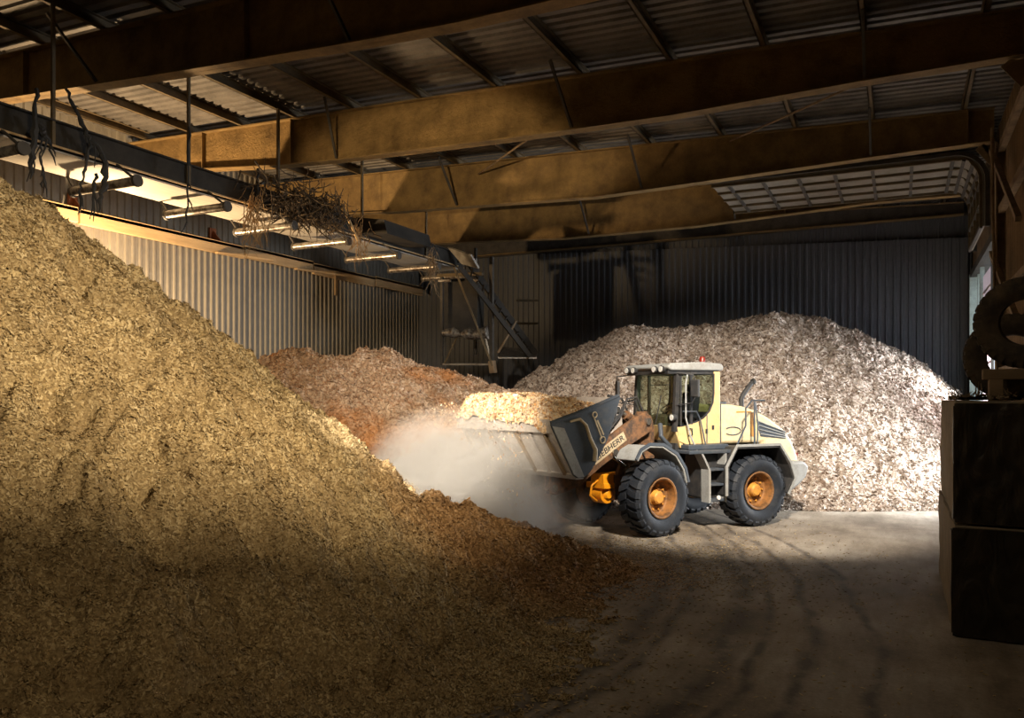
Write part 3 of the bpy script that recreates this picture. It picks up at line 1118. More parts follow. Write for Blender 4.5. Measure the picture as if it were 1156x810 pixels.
# engine hood
hood_prof = [(.575, 1.72), (.575, 2.57), (.3, 2.565), (-.07, 2.52), (-.45, 2.43), (-.81, 2.28), (-1.26, 2.01), (-1.48, 1.78), (-1.60, 1.56), (-1.68, 1.40),
             (-1.70, 1.22), (-.6, 1.22), (-.6, 1.72)]
MB().prism(hood_prof, -.72, .72).build('engine_hood', M['cream_pale'], LD, MR, smooth=True, bevel=.07, angle=30)
for s in (1, -1):
    g = MB().prism([(-.44, 2.225), (-1.27, 1.955), (-1.30, 1.79), (-.56, 1.86)], s * .715, s * .735).build('grille', M['slate'], LD, MR)
    sl = MB()
    for k in range(4):
        t = k / 4 + .1
        p = Vector((-.46 - .03 * k, s * .745, 2.20 - .095 * k))
        q = Vector((-1.27, s * .745, 1.95 - .045 * k))
        sl.bar(p, q, .02, .018)
    sl.each('slat', M['slate_pale'], g, mtx=MR)
    # orange tape, vertical strip and an oval outline on the hood side
    tp = MB()
    tp.bx(-.30, .12, s * .718, s * .728, 2.385, 2.415)
    tp.bx(-.40, -.28, s * .718, s * .728, 1.86, 2.38)
    tp.each('orange_stripe', M['hub'], LD, mtx=MR)
    ov = MB().tube([(.22 + .22 * cos(t) , s * .725, 1.99 + .085 * sin(t)) for t in [2 * pi * k / 20 * .8 + .6 for k in range(21)]], .012, 6)
    ov.build('oval_emblem', M['slate'], LD, MR)
    sm = MB().bx(.565, .60, s * .60, s * .75, 1.74, 2.58)
    sm.build('seam_strip', M['chassis'], LD, MR)
cw = MB().prism([(-1.0, 1.30), (-1.58, 1.30), (-1.74, 1.18), (-1.66, .95), (-1.48, .80), (-1.15, .60), (-.98, .62)], -1.0, 1.0)
cw.build('counterweight', M['slate_pale'], LD, MR, smooth=True, bevel=.06, angle=30)
tl = MB()
for s in (1, -1):
    tl.bx(-1.71, -1.66, s * .52, s * .68, 1.36, 1.46)
tl.each('tail_lamp', M['beacon'], LD, mtx=MR)
ex = MB().tube([(-.38, .32, 2.42), (-.38, .32, 2.68), (-.42, .32, 2.76), (-.62, .32, 2.98), (-.70, .32, 3.06)], [.055, .055, .055, .052, .05], 12)
ex.tube([(-.70, .32, 3.06), (-.75, .32, 3.08)], .07, 12)
ex.build('exhaust_pipe', M['chassis'], LD, MR, smooth=True)
tk = MB().lathe([(.0, .05), (.05, .05), (.06, .0), (.06, -.05)], (.1, 0, 0), 12)
fc = MB().bx(.15, .35, .25, .45, 2.55, 2.62).build('filler_cap', M['slate'], LD, MR, bevel=.02)
for s in (1, -1):
    hr = MB()
    hr.tube([(.02, s * 1.10, 2.66), (.22, s * 1.12, 2.48), (.24, s * 1.14, 2.12), (.50, s * 1.18, 1.74)], .018, 8)
    hr.build('handrail', M['slate'], LD, MR, smooth=True)
    hr = MB()
    hr.tube([(-.34, s * 1.08, 2.65), (-.02, s * 1.10, 2.65), (0, s * 1.14, 2.6), (0, s * 1.14, 1.73)], .018, 8)
    hr.tube([(-.06, s * 1.10, 2.62), (-.14, s * 1.10, 2.1), (-.12, s * 1.10, 1.74)], .016, 8)
    hr.build('handrail', M['slate'], LD, MR, smooth=True)

# cab
rf = MB().prism([(1.98, 3.30), (2.0, 3.36), (1.9, 3.42), (1.1, 3.46), (.58, 3.43), (.53, 3.36), (.56, 3.28), (1.9, 3.27)], -.80, .80)
rf.build('cab_roof', M['slate_pale'], LD, MR, smooth=True, bevel=.03, angle=30)
fr = MB()
fr.bx(.62, 1.95, -.74, .74, 3.20, 3.28)
for s in (1, -1):
    fr.bar((1.76, s * .70, 2.0), (1.68, s * .70, 3.25), .085, .10)
    fr.bar((1.36, s * .735, 2.15), (1.36, s * .735, 3.25), .05, .06)
    fr.bar((.66, s * .70, 1.8), (.66, s * .70, 3.25), .10, .10)
fr.bx(.60, .68, -.7, .7, 1.8, 2.4)
fr.build('cab_frame', M['chassis'], LD, MR)
fl = MB().bx(.62, 1.72, -.68, .68, 1.63, 1.76).build('cab_floor', M['chassis'], LD, MR)
for s in (1, -1):
    dp = MB().prism([(1.72, 2.10), (1.6, 2.10), (1.25, 2.19), (1.05, 2.27), (.88, 2.41), (.79, 2.60), (.765, 2.8), (.765, 3.26), (.60, 3.26), (.60, 1.735), (1.50, 1.735), (1.68, 1.80)],
                    s * .715, s * .76)
    dp.build('side_panel', M['cream'], LD, MR, bevel=.012)
    gl = MB().prism([(1.7, 3.22), (1.7, 2.08), (1.6, 2.10), (1.25, 2.19), (1.05, 2.27), (.88, 2.41), (.79, 2.60), (.765, 2.8), (.765, 3.22)], s * .725, s * .735)
    gl.build('side_window', M['glass_dark'], LD, MR)
    rm = MB()
    lnn = [(1.62, 3.22), (1.62, 2.12), (1.25, 2.215), (1.06, 2.295), (.90, 2.43), (.81, 2.61), (.785, 2.8), (.785, 3.22)]
    rm.strip(lnn, .03, s * .735, s * .765)
    rm.build('window_seal', M['chassis'], LD, MR)
    dr = MB()
    dr.tube([(1.50, s * .80, 3.2), (1.56, s * .82, 3.0), (1.56, s * .82, 2.3), (1.50, s * .88, 1.95), (1.40, s * .98, 1.62)], .018, 8)
    dr.build('door_rail', M['slate_pale'], LD, MR, smooth=True)
    dr = MB()
    dr.tube([(1.62, s * .80, 2.42), (1.28, s * .82, 2.42), (1.20, s * .84, 2.25), (1.12, s * .95, 1.62)], .016, 8)
    dr.tube([(.97, s * .78, 2.35), (.97, s * .78, 1.76)], .01, 6)
    dr.each('grab_rail', M['slate'], LD, mtx=MR, smooth=True)
    hd = MB()
    hd.tube([(1.46, s * .77, 2.07), (1.38, s * .80, 2.06), (1.37, s * .80, 1.93), (1.45, s * .77, 1.92)], .014, 6)
    MB().box((.80, s * .77, 2.08), (.05, .02, .09)).box((.97, s * .77, 2.0), (.05, .02, .10)).each('door_lock', M['chassis'], LD, mtx=MR)
    hd.build('door_handle', M['chassis'], LD, MR, smooth=True)
    # mirrors on arms
    mr = MB()
    cx = 1.48 if s > 0 else 2.02
    mr.box((cx, s * 1.02, 2.90), (.07 if s < 0 else .07, .19, .36), Matrix.Rotation(radians(18 * s), 3, 'Z'))
    mr_o = mr.build('mirror', M['chassis'], LD, MR, bevel=.02)
    ma = MB().tube([(1.72, s * .76, 3.22), (cx + .04, s * 1.0, 3.18), (cx, s * 1.02, 3.08)], .014, 6)
    ma.tube([(1.74, s * .74, 2.55), (cx + .04, s * .98, 2.6), (cx, s * 1.02, 2.72)], .012, 6)
    ma.each('mirror_arm', M['chassis'], mr_o, mtx=MR, smooth=True)
ws = MB()
ws.prism([(1.765, 2.12), (1.775, 2.12), (1.70, 3.22), (1.69, 3.22)], -.66, .66)
ws.build('windscreen', M['glass'], LD, MR)
MB().bx(.615, .63, -.62, .62, 2.4, 3.2).build('rear_window', M['glass'], LD, MR)
# lower front face of the cab
MB().prism([(1.80, 2.12), (1.72, 2.12), (1.55, 1.70), (1.63, 1.66)], -.74, .74).build('front_panel', M['cream'], LD, MR, bevel=.01)
dsh = MB().prism([(1.70, 2.1), (1.70, 2.30), (1.52, 2.36), (1.45, 2.25), (1.55, 1.76), (1.68, 1.76)], -.3, .3)
dsh.tube([(1.50, 0, 2.3), (1.36, 0, 2.5)], .03, 8)
dsh.build('dashboard', M['seat'], LD, MR)
swl = MB()
Rw = Matrix.Rotation(radians(-60), 3, 'Y')
swl.tube([Vector((1.36, 0, 2.5)) + Rw @ Vector((.0, .19 * cos(t), .19 * sin(t))) for t in [2 * pi * k / 20 for k in range(21)]], .016, 6)
swl.build('steering_wheel', M['seat'], LD, MR, smooth=True)
stt = MB()
stt.bx(.80, 1.25, -.25, .25, 2.02, 2.16)
stt.box((.80, 0, 2.48), (.13, .48, .68), Matrix.Rotation(radians(-8), 3, 'Y'))
stt.box((.74, 0, 2.92), (.10, .26, .18))
stt.bx(.85, 1.15, -.15, .15, 1.76, 2.02)
stt.bx(.85, 1.25, .29, .36, 2.25, 2.31)
stt.bx(.85, 1.25, -.36, -.29, 2.25, 2.31)
stt.build('driver_seat', M['seat'], LD, MR, bevel=.03)
bc = MB().lathe([(.0, .17), (.05, .16), (.065, .12), (.07, .0), (.0, .0)], (0, 0, 0), 16)
bc.build('beacon', M['beacon'], LD, MR @ Matrix.Translation((.66, .25, 3.44)) @ Matrix.Rotation(radians(90), 4, 'X'), smooth=True)
for (x_, y_, z_) in ((1.98, .62, 3.30), (1.98, .38, 3.30), (1.98, -.62, 3.30), (1.98, -.38, 3.30), (1.82, .78, 2.30)):  # last one is added where the cab pillar only shows reflections
    lm = MB().tube([(x_ - .03, y_, z_), (x_ + .07, y_, z_)], [.06, .075], 14)
    lo = lm.build('work_lamp', M['chassis'], LD, MR, smooth=True)
    MB().tube([(x_ + .07, y_, z_), (x_ + .078, y_, z_)], .062, 14).build('lens', M['white_lamp'], lo, MR, smooth=True)
wp = MB().tube([(1.80, .1, 2.15), (1.76, .25, 2.75)], .012, 6)
wp.tube([(1.72, -.2, 2.98), (1.72, .5, 2.98)], .008, 6)
wp.each('wiper', M['chassis'], LD, mtx=MR)
hs = MB()
hs.tube([(1.86, .35, 2.15), (1.95, .5, 1.9), (1.80, .55, 1.72), (1.6, .5, 1.6)], .05, 10)
hs.build('intake_hose', M['slate'], LD, MR, smooth=True)
rfl = MB().tube([(1.06, 1.24, .66), (1.06, 1.265, .66)], .045, 14)
rfl.build('reflector', M['white_lamp'], LD, MR, smooth=True)

# front frame
ff = MB()
ff.bx(-1.2, .35, -.32, .32, .65, 1.15)
ff.tube([(0, -.85, .755), (0, .85, .755)], .16, 14)
for s in (1, -1):
    ff.prism([(-.75, 1.1), (-.75, 2.1), (-.55, 2.42), (-.30, 2.42), (-.10, 2.0), (.30, 1.15)], s * .26, s * .34)
ff.tube([(-1.3, 0, .6), (-1.3, 0, 1.25)], .10, 12)
ff.build('front_chassis', M['rust'], LD, MF)
oa = MB()
oa.tube([(.42, -.16, .75), (.42, .18, .75)], .19, 20)
oa.tube([(.42, .18, .75), (.42, .24, .75)], [.12, .08], 16)
oa.bx(.0, .62, -.10, .28, .97, 1.17)
oa.bx(.15, .62, -.25, .3, .88, .99)
oa.tube([(.62, .1, 1.05), (.80, .12, .95), (.82, .1, .75), (.60, .05, .62)], .025, 8)
oa.build('axle_housing', M['orange'], LD, MF, smooth=True, bevel=.015)
for s in (1, -1):
    arc = [(.74, 1.52), (.62, 1.70), (.40, 1.79), (.04, 1.77), (-.34, 1.58), (-.57, 1.30), (-.66, 1.02)]
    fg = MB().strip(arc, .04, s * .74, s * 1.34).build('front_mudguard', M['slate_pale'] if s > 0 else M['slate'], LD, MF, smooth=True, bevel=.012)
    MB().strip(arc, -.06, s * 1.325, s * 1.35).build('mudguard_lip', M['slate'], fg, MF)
    ar = MB().prism([(-.55, 2.18), (-.48, 2.34), (-.25, 2.40), (.3, 2.14), (1.0, 1.76), (1.62, 1.33), (2.15, 1.12), (2.25, .98), (2.05, .88), (1.5, 1.0), (.85, 1.38), (.1, 1.76), (-.48, 2.02)],
                    s * .42, s * .52)
    arm = ar.build('lift_arm', M['rust'] if s < 0 else M['rust'], LD, MF, bevel=.012)
    pn = MB()
    for (x_, z_) in ((-.38, 2.22), (2.1, 1.02), (.55, 1.62)):
        pn.tube([(x_, s * .40, z_), (x_, s * .56, z_)], .075, 14)
    pn.each('pin', M['chrome'], arm, mtx=MF, smooth=True)
    # pale name board along the arm with dark capitals
    nb = MB().prism([(.32, 2.03), (1.12, 1.60), (1.06, 1.40), (.22, 1.86)], s * .52, s * .528)
    nbo = nb.build('name_strip', M['tan'], arm, MF)
    cur = bpy.data.curves.new('lettering', 'FONT')
    cur.body = 'LIEBHERR'
    cur.size = .20
    cur.extrude = .003
    cur.align_x = 'CENTER'
    cur.align_y = 'CENTER'
    tmp = bpy.data.objects.new('lettering', cur)
    COL.objects.link(tmp)
    bpy.context.view_layer.update()
    me = bpy.data.meshes.new_from_object(tmp.evaluated_get(bpy.context.evaluated_depsgraph_get()))
    bpy.data.objects.remove(tmp)
    ang = atan2(.43, -.80)           # the strip falls towards the bucket
    tm = MB()
    wdt = max(v.co.x for v in me.vertices) - min(v.co.x for v in me.vertices)
    kx = .82 / wdt
    # reads left to right for someone facing this side
    ex_ = Vector((-.88 * s, 0, .475 * s))
    ez_ = Vector((.475, 0, .88))
    o_ = Vector((.68, s * .530, 1.722))
    tm.add([o_ + ex_ * (v.co.x * kx) + ez_ * (v.co.y * .85) + Vector((0, s * (v.co.z + .003), 0)) for v in me.vertices],
           [tuple(p.vertices) for p in me.polygons])
    tm.build('lettering', M['chassis'], nbo if False else arm, MF)
    lc = MB().tube([(-.5, s * .38, 1.05), (.1, s * .38, 1.30)], .075, 14)
    cyl = lc.build('lift_cylinder', M['rust'], LD, MF, smooth=True)
    MB().tube([(.1, s * .38, 1.30), (.55, s * .38, 1.58)], .038, 12).build('rod', M['chrome'], cyl, MF, smooth=True)
MB().tube([(1.0, -.46, 1.58), (1.0, .46, 1.58)], .12, 14).build('cross_tube', M['rust'], LD, MF, smooth=True)
bk = MB().prism([(-.02, 2.52), (.14, 2.56), (.22, 2.46), (.16, 2.20), (.26, 1.95), (.36, 1.60), (.28, 1.44), (.14, 1.46), (.04, 1.75), (-.08, 2.1)], -.11, .11)
bko = bk.build('bell_crank', M['bucket_floor'], LD, MF, bevel=.02)
pb = MB()
for (x_, z_) in ((.10, 2.46), (.08, 2.0), (.24, 1.54)):
    pb.tube([(x_, -.15, z_), (x_, .15, z_)], .065, 14)
pb.each('pin', M['chassis'], bko, mtx=MF, smooth=True)
tc = MB().tube([(-.75, 0, 2.10), (-.25, 0, 2.35)], .095, 14)
tco = tc.build('tilt_cylinder', M['rust'], LD, MF, smooth=True)
MB().tube([(-.25, 0, 2.35), (.08, 0, 2.46)], .045, 12).build('rod', M['chrome'], tco, MF, smooth=True)
MB().bar((.26, 0, 1.56), (1.78, 0, 1.88), .14, .12).build('bucket_link', M['rust'], LD, MF, bevel=.02)
h_ = MB()
for k, (y_, e) in enumerate(((.18, 0), (.24, .06), (-.2, .03))):
    h_.tube([(-.55, y_, 2.3 + e), (-.30, y_ + .04, 2.66 + e), (-.02, y_ + .05, 2.62 + e), (.10, y_, 2.35), (.5, y_, 2.05 - e)], .024, 8)
h_.tube([(.75, .3, 2.55), (.62, .3, 2.50), (.60, .3, 2.25), (.72, .3, 2.05)], .028, 8)
h_.tube([(-.5, .35, 1.4), (-.1, .6, 1.65), (.3, .4, 1.5)], .022, 8)
h_.each('hydraulic_hose', M['rubber'], LD, mtx=MF, smooth=True)

# bucket
BW = 1.45
bprof = [(2.97, 2.32), (2.92, 2.14), (2.44, 1.39), (2.34, 1.33), (2.20, 1.33), (2.05, 1.42), (1.88, 1.62), (1.66, 1.95), (1.33, 2.70)]
shell = MB()
shell.strip(bprof, -.045, -BW, BW)
bs = shell.build('bucket', M['bucket_floor'], LD, MF, bevel=.006)
edge = MB().prism([(2.99, 2.335), (2.985, 2.10), (2.90, 2.09), (2.93, 2.33)], -BW - .01, BW + .01)
edge.build('cutting_edge', M['bucket_floor'], bs, MF, bevel=.008)
for k in range(7):
    y_ = -BW + .18 + k * (2 * BW - .36) / 6
    wpz = MB().prism([(2.915, 2.06), (2.45, 1.34), (2.425, 1.355), (2.89, 2.075)], y_ - .035, y_ + .035)
    wpz.prism([(2.925, 2.05), (2.46, 1.335), (2.44, 1.35), (2.90, 2.07)], y_ - .035, y_ + .035)
    wpz.build('wear_rib', M['bucket_floor'] if k % 2 else M['brown_steel'], bs, MF)
wb_ = MB().prism([(2.46, 1.36), (2.36, 1.27), (2.18, 1.27), (2.16, 1.33), (2.34, 1.33), (2.42, 1.40)], -BW, BW)
wb_.build('heel_plate', M['bucket_floor'], bs, MF)
for s in (1, -1):
    sp = MB().prism([(2.94, 2.24), (2.44, 1.36), (2.34, 1.30), (2.20, 1.30), (2.04, 1.40), (1.87, 1.60), (1.64, 1.94), (1.31, 2.72), (1.42, 2.74), (1.95, 2.53), (2.4, 2.40)],
                    s * BW, s * (BW + .04))
    spo = sp.build('side_plate', M['slate'], bs, MF, bevel=.006)
    band = MB().prism([(2.92, 2.22), (2.44, 1.37), (2.34, 1.31), (2.20, 1.315), (2.66, 2.18)], s * (BW + .04), s * (BW + .056))
    band.build('pale_band', M['slate_pale'], spo, MF)
    stp = MB().tube([(2.52, s * (BW + .05), 2.29), (2.30, s * (BW + .05), 2.33), (2.16, s * (BW + .05), 2.22), (2.06, s * (BW + .05), 1.98), (1.94, s * (BW + .05), 1.78), (1.96, s * (BW + .05), 1.58)],
                    [.02, .028, .032, .036, .045, .05], 8)
    stp.build('tan_stripe', M['tan'], spo, MF, smooth=True)
    rimb = MB().tube([(2.94, s * (BW + .02), 2.27), (2.4, s * (BW + .02), 2.42), (1.95, s * (BW + .02), 2.55), (1.36, s * (BW + .02), 2.74)], .035, 8)
    rimb.build('rim_bar', M['slate'], spo, MF, smooth=True)
    # worn yellow mark: two short bars and a ring
    mk = MB()
    for (x0_, z0_, x1_, z1_) in ((1.96, 2.34, 1.78, 1.98), (1.89, 2.30, 1.74, 2.04)):
        mk.bar((x0_, s * (BW + .046), z0_), (x1_, s * (BW + .046), z1_), .012, .03)
    mk.tube([(1.76 + .06 * cos(t), s * (BW + .046), 1.95 + .06 * sin(t)) for t in [2 * pi * k / 14 for k in range(15)]], .012, 6)
    mk.tube([(1.95 + .05 * cos(t), s * (BW + .046), 2.40 + .05 * sin(t)) for t in [2 * pi * k / 14 for k in range(15)]], .012, 6)
    mk.each('yellow_mark', M['tan'], spo, mtx=MF, smooth=True)
lug_ = MB()
for y_ in (-.46, .46):
    lug_.prism([(1.95, 1.48), (2.2, 1.28), (2.2, .92), (2.02, .90), (1.72, 1.55), (1.78, 1.8)], y_ - .09, y_ - .05)
    lug_.prism([(1.95, 1.48), (2.2, 1.28), (2.2, .92), (2.02, .90), (1.72, 1.55), (1.78, 1.8)], y_ + .05, y_ + .09)
lug_.prism([(1.75, 1.8), (1.5, 2.3), (1.68, 1.98), (1.80, 1.78)], -.12, .12)
lug_.each('bucket_lug', M['rust'], bs, mtx=MF)
gd = MB().tube([(1.36, 1.2, 2.74), (1.22, 1.2, 2.72), (1.16, 1.2, 2.58), (1.18, 1.2, 2.30), (1.42, 1.2, 2.2)], .03, 8)
gd.build('spill_guard', M['chassis'], bs, MF, smooth=True)

# ------------------------------------------------------------------ heaps
rng = np.random.default_rng(11)


def vnoise(x, y, seed):
    """gradient noise"""
    xi, yi = np.floor(x).astype(np.int64), np.floor(y).astype(np.int64)
    xf, yf = x - xi, y - yi

    def g(ix, iy, fx, fy):
        h = (ix * 374761393 + iy * 668265263 + seed * 974711) & 0xffffffff
        h = ((h ^ (h >> 13)) * 1274126177) & 0xffffffff
        h = h ^ (h >> 16)
        t = (h % 4096) / 4096.0 * 2 * np.pi
        return np.cos(t) * fx + np.sin(t) * fy
    u = xf * xf * xf * (xf * (xf * 6 - 15) + 10)
    w = yf * yf * yf * (yf * (yf * 6 - 15) + 10)
    a = g(xi, yi, xf, yf) * (1 - u) + g(xi + 1, yi, xf - 1, yf) * u
    b = g(xi, yi + 1, xf, yf - 1) * (1 - u) + g(xi + 1, yi + 1, xf - 1, yf - 1) * u
    return (a * (1 - w) + b * w) * 1.5


def fbm(x, y, f, seed, octv=4, gain=.5):
    s = 0
    a = 1.0
    for k in range(octv):
        s = s + a * vnoise(x * f, y * f, seed + k * 7)
        f *= 2.03
        a *= gain
    return s


def smax(a, b, k):
    h = np.clip(.5 + .5 * (a - b) / k, 0, 1)
    return b * (1 - h) + a * h + k * h * (1 - h)


def softfloor(z, k=.35):
    """blend the slope gently into the floor"""
    return np.where(z > 4 * k, z, k * np.log1p(np.exp(np.clip(z / k, -30, 30)))) - 0.0


def toab(X, Y):
    return C26 * X - S26 * Y, S26 * X + C26 * Y


def toXY(a, b):
    return C26 * a + S26 * b, -S26 * a + C26 * b


def ridge(X, Y, pts, k):
    best = np.full(X.shape, -99.0)
    for (x0, y0, z0), (x1, y1, z1) in zip(pts, pts[1:]):
        dx, dy = x1 - x0, y1 - y0
        t = np.clip(((X - x0) * dx + (Y - y0) * dy) / (dx * dx + dy * dy), 0, 1)
        d = np.sqrt((X - x0 - t * dx) ** 2 + (Y - y0 - t * dy) ** 2 + .25) - .5
        best = np.maximum(best, z0 + (z1 - z0) * t - k * d)
    return best


def h_near(a, b):
    X, Y = toXY(a, b)
    r = np.sqrt((X + 9.5) ** 2 + (Y - 11.0) ** 2 + .5)
    ang = np.arctan2(Y - 11, X + 9.5)
    z = 7.75 - .80 * r + .05 * fbm(ang * 6, r * .25, 1.2, 5, 3) * r * .5
    z = softfloor(z, .28) - .015
    lobe = ridge(X, Y, [(-3.2, 12.2, 1.55), (-1.3, 12.35, 1.20), (0.3, 12.7, .66), (1.0, 13.0, .25)], .62)
    lobe = softfloor(lobe + .05 * fbm(X, Y, .8, 21, 3), .10) - .01
    z = smax(z, lobe, .12)
    m_ = np.clip(z / .5, 0, 1)
    sl = fbm(X, Y, .5, 31, 3) * .20 + fbm(X, Y, 2.1, 41, 3) * .125
    fine = fbm(X, Y, 5.5, 51, 3, .6) * .07
    pits = -np.clip(fbm(X, Y, 1.4, 61, 3) - .28, 0, 1) * .62
    return z + m_ * (sl + pits) + np.clip(z / .12, 0, 1) * fine - .03


def h_mid(a, b):
    X, Y = toXY(a, b)
    pts = [(-9.0, 23.2, 2.9), (-7.4, 22.0, 3.5), (-6.2, 21.6, 4.0), (-5.6, 21.3, 4.0), (-4.9, 21.3, 3.84), (-4.4, 21.6, 3.90), (-3.5, 21.8, 4.02), (-2.6, 21.8, 3.62), (-1.6, 21.9, 3.32), (-.7, 22, 3.12), (.6, 22.4, 2.8), (2.2, 22.6, 2.0)]
    z = ridge(X, Y, pts, .72)
    z = softfloor(z, .2) - .03
    m_ = np.clip(z / .6, 0, 1)
    return z + m_ * (fbm(X, Y, .8, 131, 3) * .13 + fbm(X, Y, 2.6, 141, 3, .6) * .09) + np.clip(z / .2, 0, 1) * fbm(X, Y, 8, 151, 2) * .03 - .03


def crest(pxs, Y):
    return [((x - 578) / 899 * Y, Y, 2.7 + (449 - y) / 899 * Y) for x, y in pxs]


CB = crest([(560, 452), (582, 440), (620, 415), (665, 389), (705, 371), (735, 368), (760, 369), (785, 371), (830, 360), (870, 355), (920, 358), (960, 373),
            (1000, 392), (1040, 420), (1066, 448), (1095, 490)], 25.3)
CB = [(x, y + (0 if x < 9 else -.0), z) for x, y, z in CB]


def h_back(a, b):
    X, Y = toXY(a, b)
    z = ridge(X, Y, CB, .93)
    # slumped face: steeper at the top, spreading low
    z = softfloor(z, .14) - .02
    m_ = np.clip(z / .6, 0, 1)
    return z + m_ * (fbm(X, Y, .7, 231, 3) * .12 + fbm(X, Y, 3.0, 241, 3, .6) * .085) + np.clip(z / .15, 0, 1) * fbm(X, Y, 9, 251, 2) * .035 - .03


def heap(name, hf, ar, br, step, mats, nflake, fl, label, cat, mask=None, seed=1, mtx=None, bottom=0.0, density_y=None, lift=.0, wild=.55):
    """heightfield body closed underneath, plus loose flat chips lying all over it, as one mesh"""
    A = np.arange(ar[0], ar[1] + step, step)
    B = np.arange(br[0], br[1] + step, step)
    ga, gb = np.meshgrid(A, B)
    z = hf(ga, gb)
    nb_, na = ga.shape
    keep = z > bottom + .004
    kk = keep.copy()
    kk[1:] |= keep[:-1]; kk[:-1] |= keep[1:]; kk[:, 1:] |= keep[:, :-1]; kk[:, :-1] |= keep[:, 1:]
    z = np.where(keep, z, bottom - .02)
    V = np.stack([ga, gb, z], -1).reshape(-1, 3)
    idx = np.arange(nb_ * na).reshape(nb_, na)
    cell = kk[:-1, :-1] & kk[1:, :-1] & kk[:-1, 1:] & kk[1:, 1:]
    Q = np.stack([idx[:-1, :-1][cell], idx[:-1, 1:][cell], idx[1:, 1:][cell], idx[1:, :-1][cell]], -1)
    used = np.zeros(len(V), bool)
    used[Q.ravel()] = True
    remap = np.cumsum(used) - 1
    V = V[used]
    Q = remap[Q]
    # chips
    r = np.random.default_rng(seed)
    pts = []
    tot = 0
    while tot < nflake:
        ca = r.uniform(ar[0], ar[1], nflake)
        cb = r.uniform(br[0], br[1], nflake)
        zz_ = hf(ca, cb)
        ok = zz_ > bottom + .004
        if density_y is not None:
            ok &= r.random(nflake) < density_y(ca, cb)
        P_ = np.stack([ca[ok], cb[ok], zz_[ok]], -1)
        pts.append(P_)
        tot += len(P_)
    P_ = np.concatenate(pts)[:nflake]
    e = .04
    dza = (hf(P_[:, 0] + e, P_[:, 1]) - hf(P_[:, 0] - e, P_[:, 1])) / (2 * e)
    dzb = (hf(P_[:, 0], P_[:, 1] + e) - hf(P_[:, 0], P_[:, 1] - e)) / (2 * e)
    n = np.stack([-dza, -dzb, np.ones(len(P_))], -1)
    n += r.normal(0, wild, n.shape)
    n /= np.linalg.norm(n, axis=1, keepdims=True)
    t = r.normal(0, 1, n.shape)
    t -= (t * n).sum(1, keepdims=True) * n
    t /= np.linalg.norm(t, axis=1, keepdims=True)
    s = np.cross(n, t)
    dist = np.sqrt(P_[:, 0] ** 2 + P_[:, 1] ** 2)
    L_ = r.uniform(fl[0], fl[1], len(P_)) * (1 if len(fl) < 5 else np.clip(dist / fl[4], .55, 3))
    W_ = L_ * r.uniform(fl[2], fl[3], len(P_))
    c = P_ + n * (L_ * .12 + lift)[:, None]
    bow = n * (L_ * r.uniform(-.15, .3, len(P_)))[:, None]
    v0 = c - t * L_[:, None] / 2 - bow
    v1 = c + s * W_[:, None] / 2
    v2 = c + t * L_[:, None] / 2 - bow
    v3 = c - s * W_[:, None] / 2 + bow * .3
    F = np.stack([v0, v1, v2, v3], 1).reshape(-1, 3)
    # triangles so a bent chip catches the light in two facets
    k = len(V) + 4 * np.arange(len(P_))
    T1 = np.stack([k, k + 1, k + 3], -1)
    T2 = np.stack([k + 1, k + 2, k + 3], -1)
    VV = np.concatenate([V, F])
    lo = VV.min(0); hi = VV.max(0)
    org = np.array([(lo[0] + hi[0]) / 2, (lo[1] + hi[1]) / 2, bottom])
    VV = VV - org
    me = bpy.data.meshes.new(name)
    me.vertices.add(len(VV))
    me.vertices.foreach_set('co', VV.astype(np.float32).ravel())
    nq, ntr = len(Q), len(T1) * 2
    me.loops.add(nq * 4 + ntr * 3)
    me.polygons.add(nq + ntr)
    TT = np.concatenate([T1, T2])
    me.loops.foreach_set('vertex_index', np.concatenate([Q.ravel(), TT.ravel()]).astype(np.int32))
    ls = np.concatenate([np.arange(nq) * 4, nq * 4 + np.arange(ntr) * 3]).astype(np.int32)
    me.polygons.foreach_set('loop_start', ls)
    me.polygons.foreach_set('material_index', np.concatenate([np.zeros(nq), np.ones(ntr)]).astype(np.int32))
    sm = np.concatenate([np.ones(nq, bool), np.zeros(ntr, bool)])
    me.polygons.foreach_set('use_smooth', sm)
    for q in mats:
        me.materials.append(q)
    me.update(calc_edges=True)
    me.validate()
    o = bpy.data.objects.new(name, me)
    COL.objects.link(o)
    if mtx is not None:
        o.matrix_world = mtx @ Matrix.Translation(Vector(org))
    else:
        o.location = Vector(org)
    tag(o, label, cat, kind='stuff')
    return o


def seen_near(a, b):
    X, Y = toXY(a, b)
    d = np.sqrt(X * X + Y * Y)
    q = X / np.maximum(Y, .1)
    return np.clip((9.5 / np.maximum(d, 3)) ** 1.3, .1, 1.6) / 1.6 * ((q > -.75) & (Y > 3.5))


heap('shavings_heap', h_near, (-18.7, 1.2), (-1.5, 14.6), .045, heap_near, 430000, (.035, .085, .22, .5, 10.0),
     'huge golden brown heap of wood shavings filling the left foreground', 'heap', density_y=seen_near, seed=3)
heap('chip_heap', h_mid, (-18.6, -6.5), (9.5, 26.5), .07, heap_mid, 90000, (.07, .17, .3, .6),
     'orange and pink brown chip heap behind the big heap, against the left wall', 'heap', seed=4,
     density_y=lambda a, b: (toXY(a, b)[1] < 22.6) * 1.0)
heap('bark_heap', h_back, (-13.5, 1.62), (17.5, 28.9), .07, heap_back, 170000, (.07, .20, .3, .7),
     'wide pale bark chip heap behind the wheel loader, against the back wall', 'heap', seed=5,
     density_y=lambda a, b: (toXY(a, b)[1] < 26.0) * 1.0)


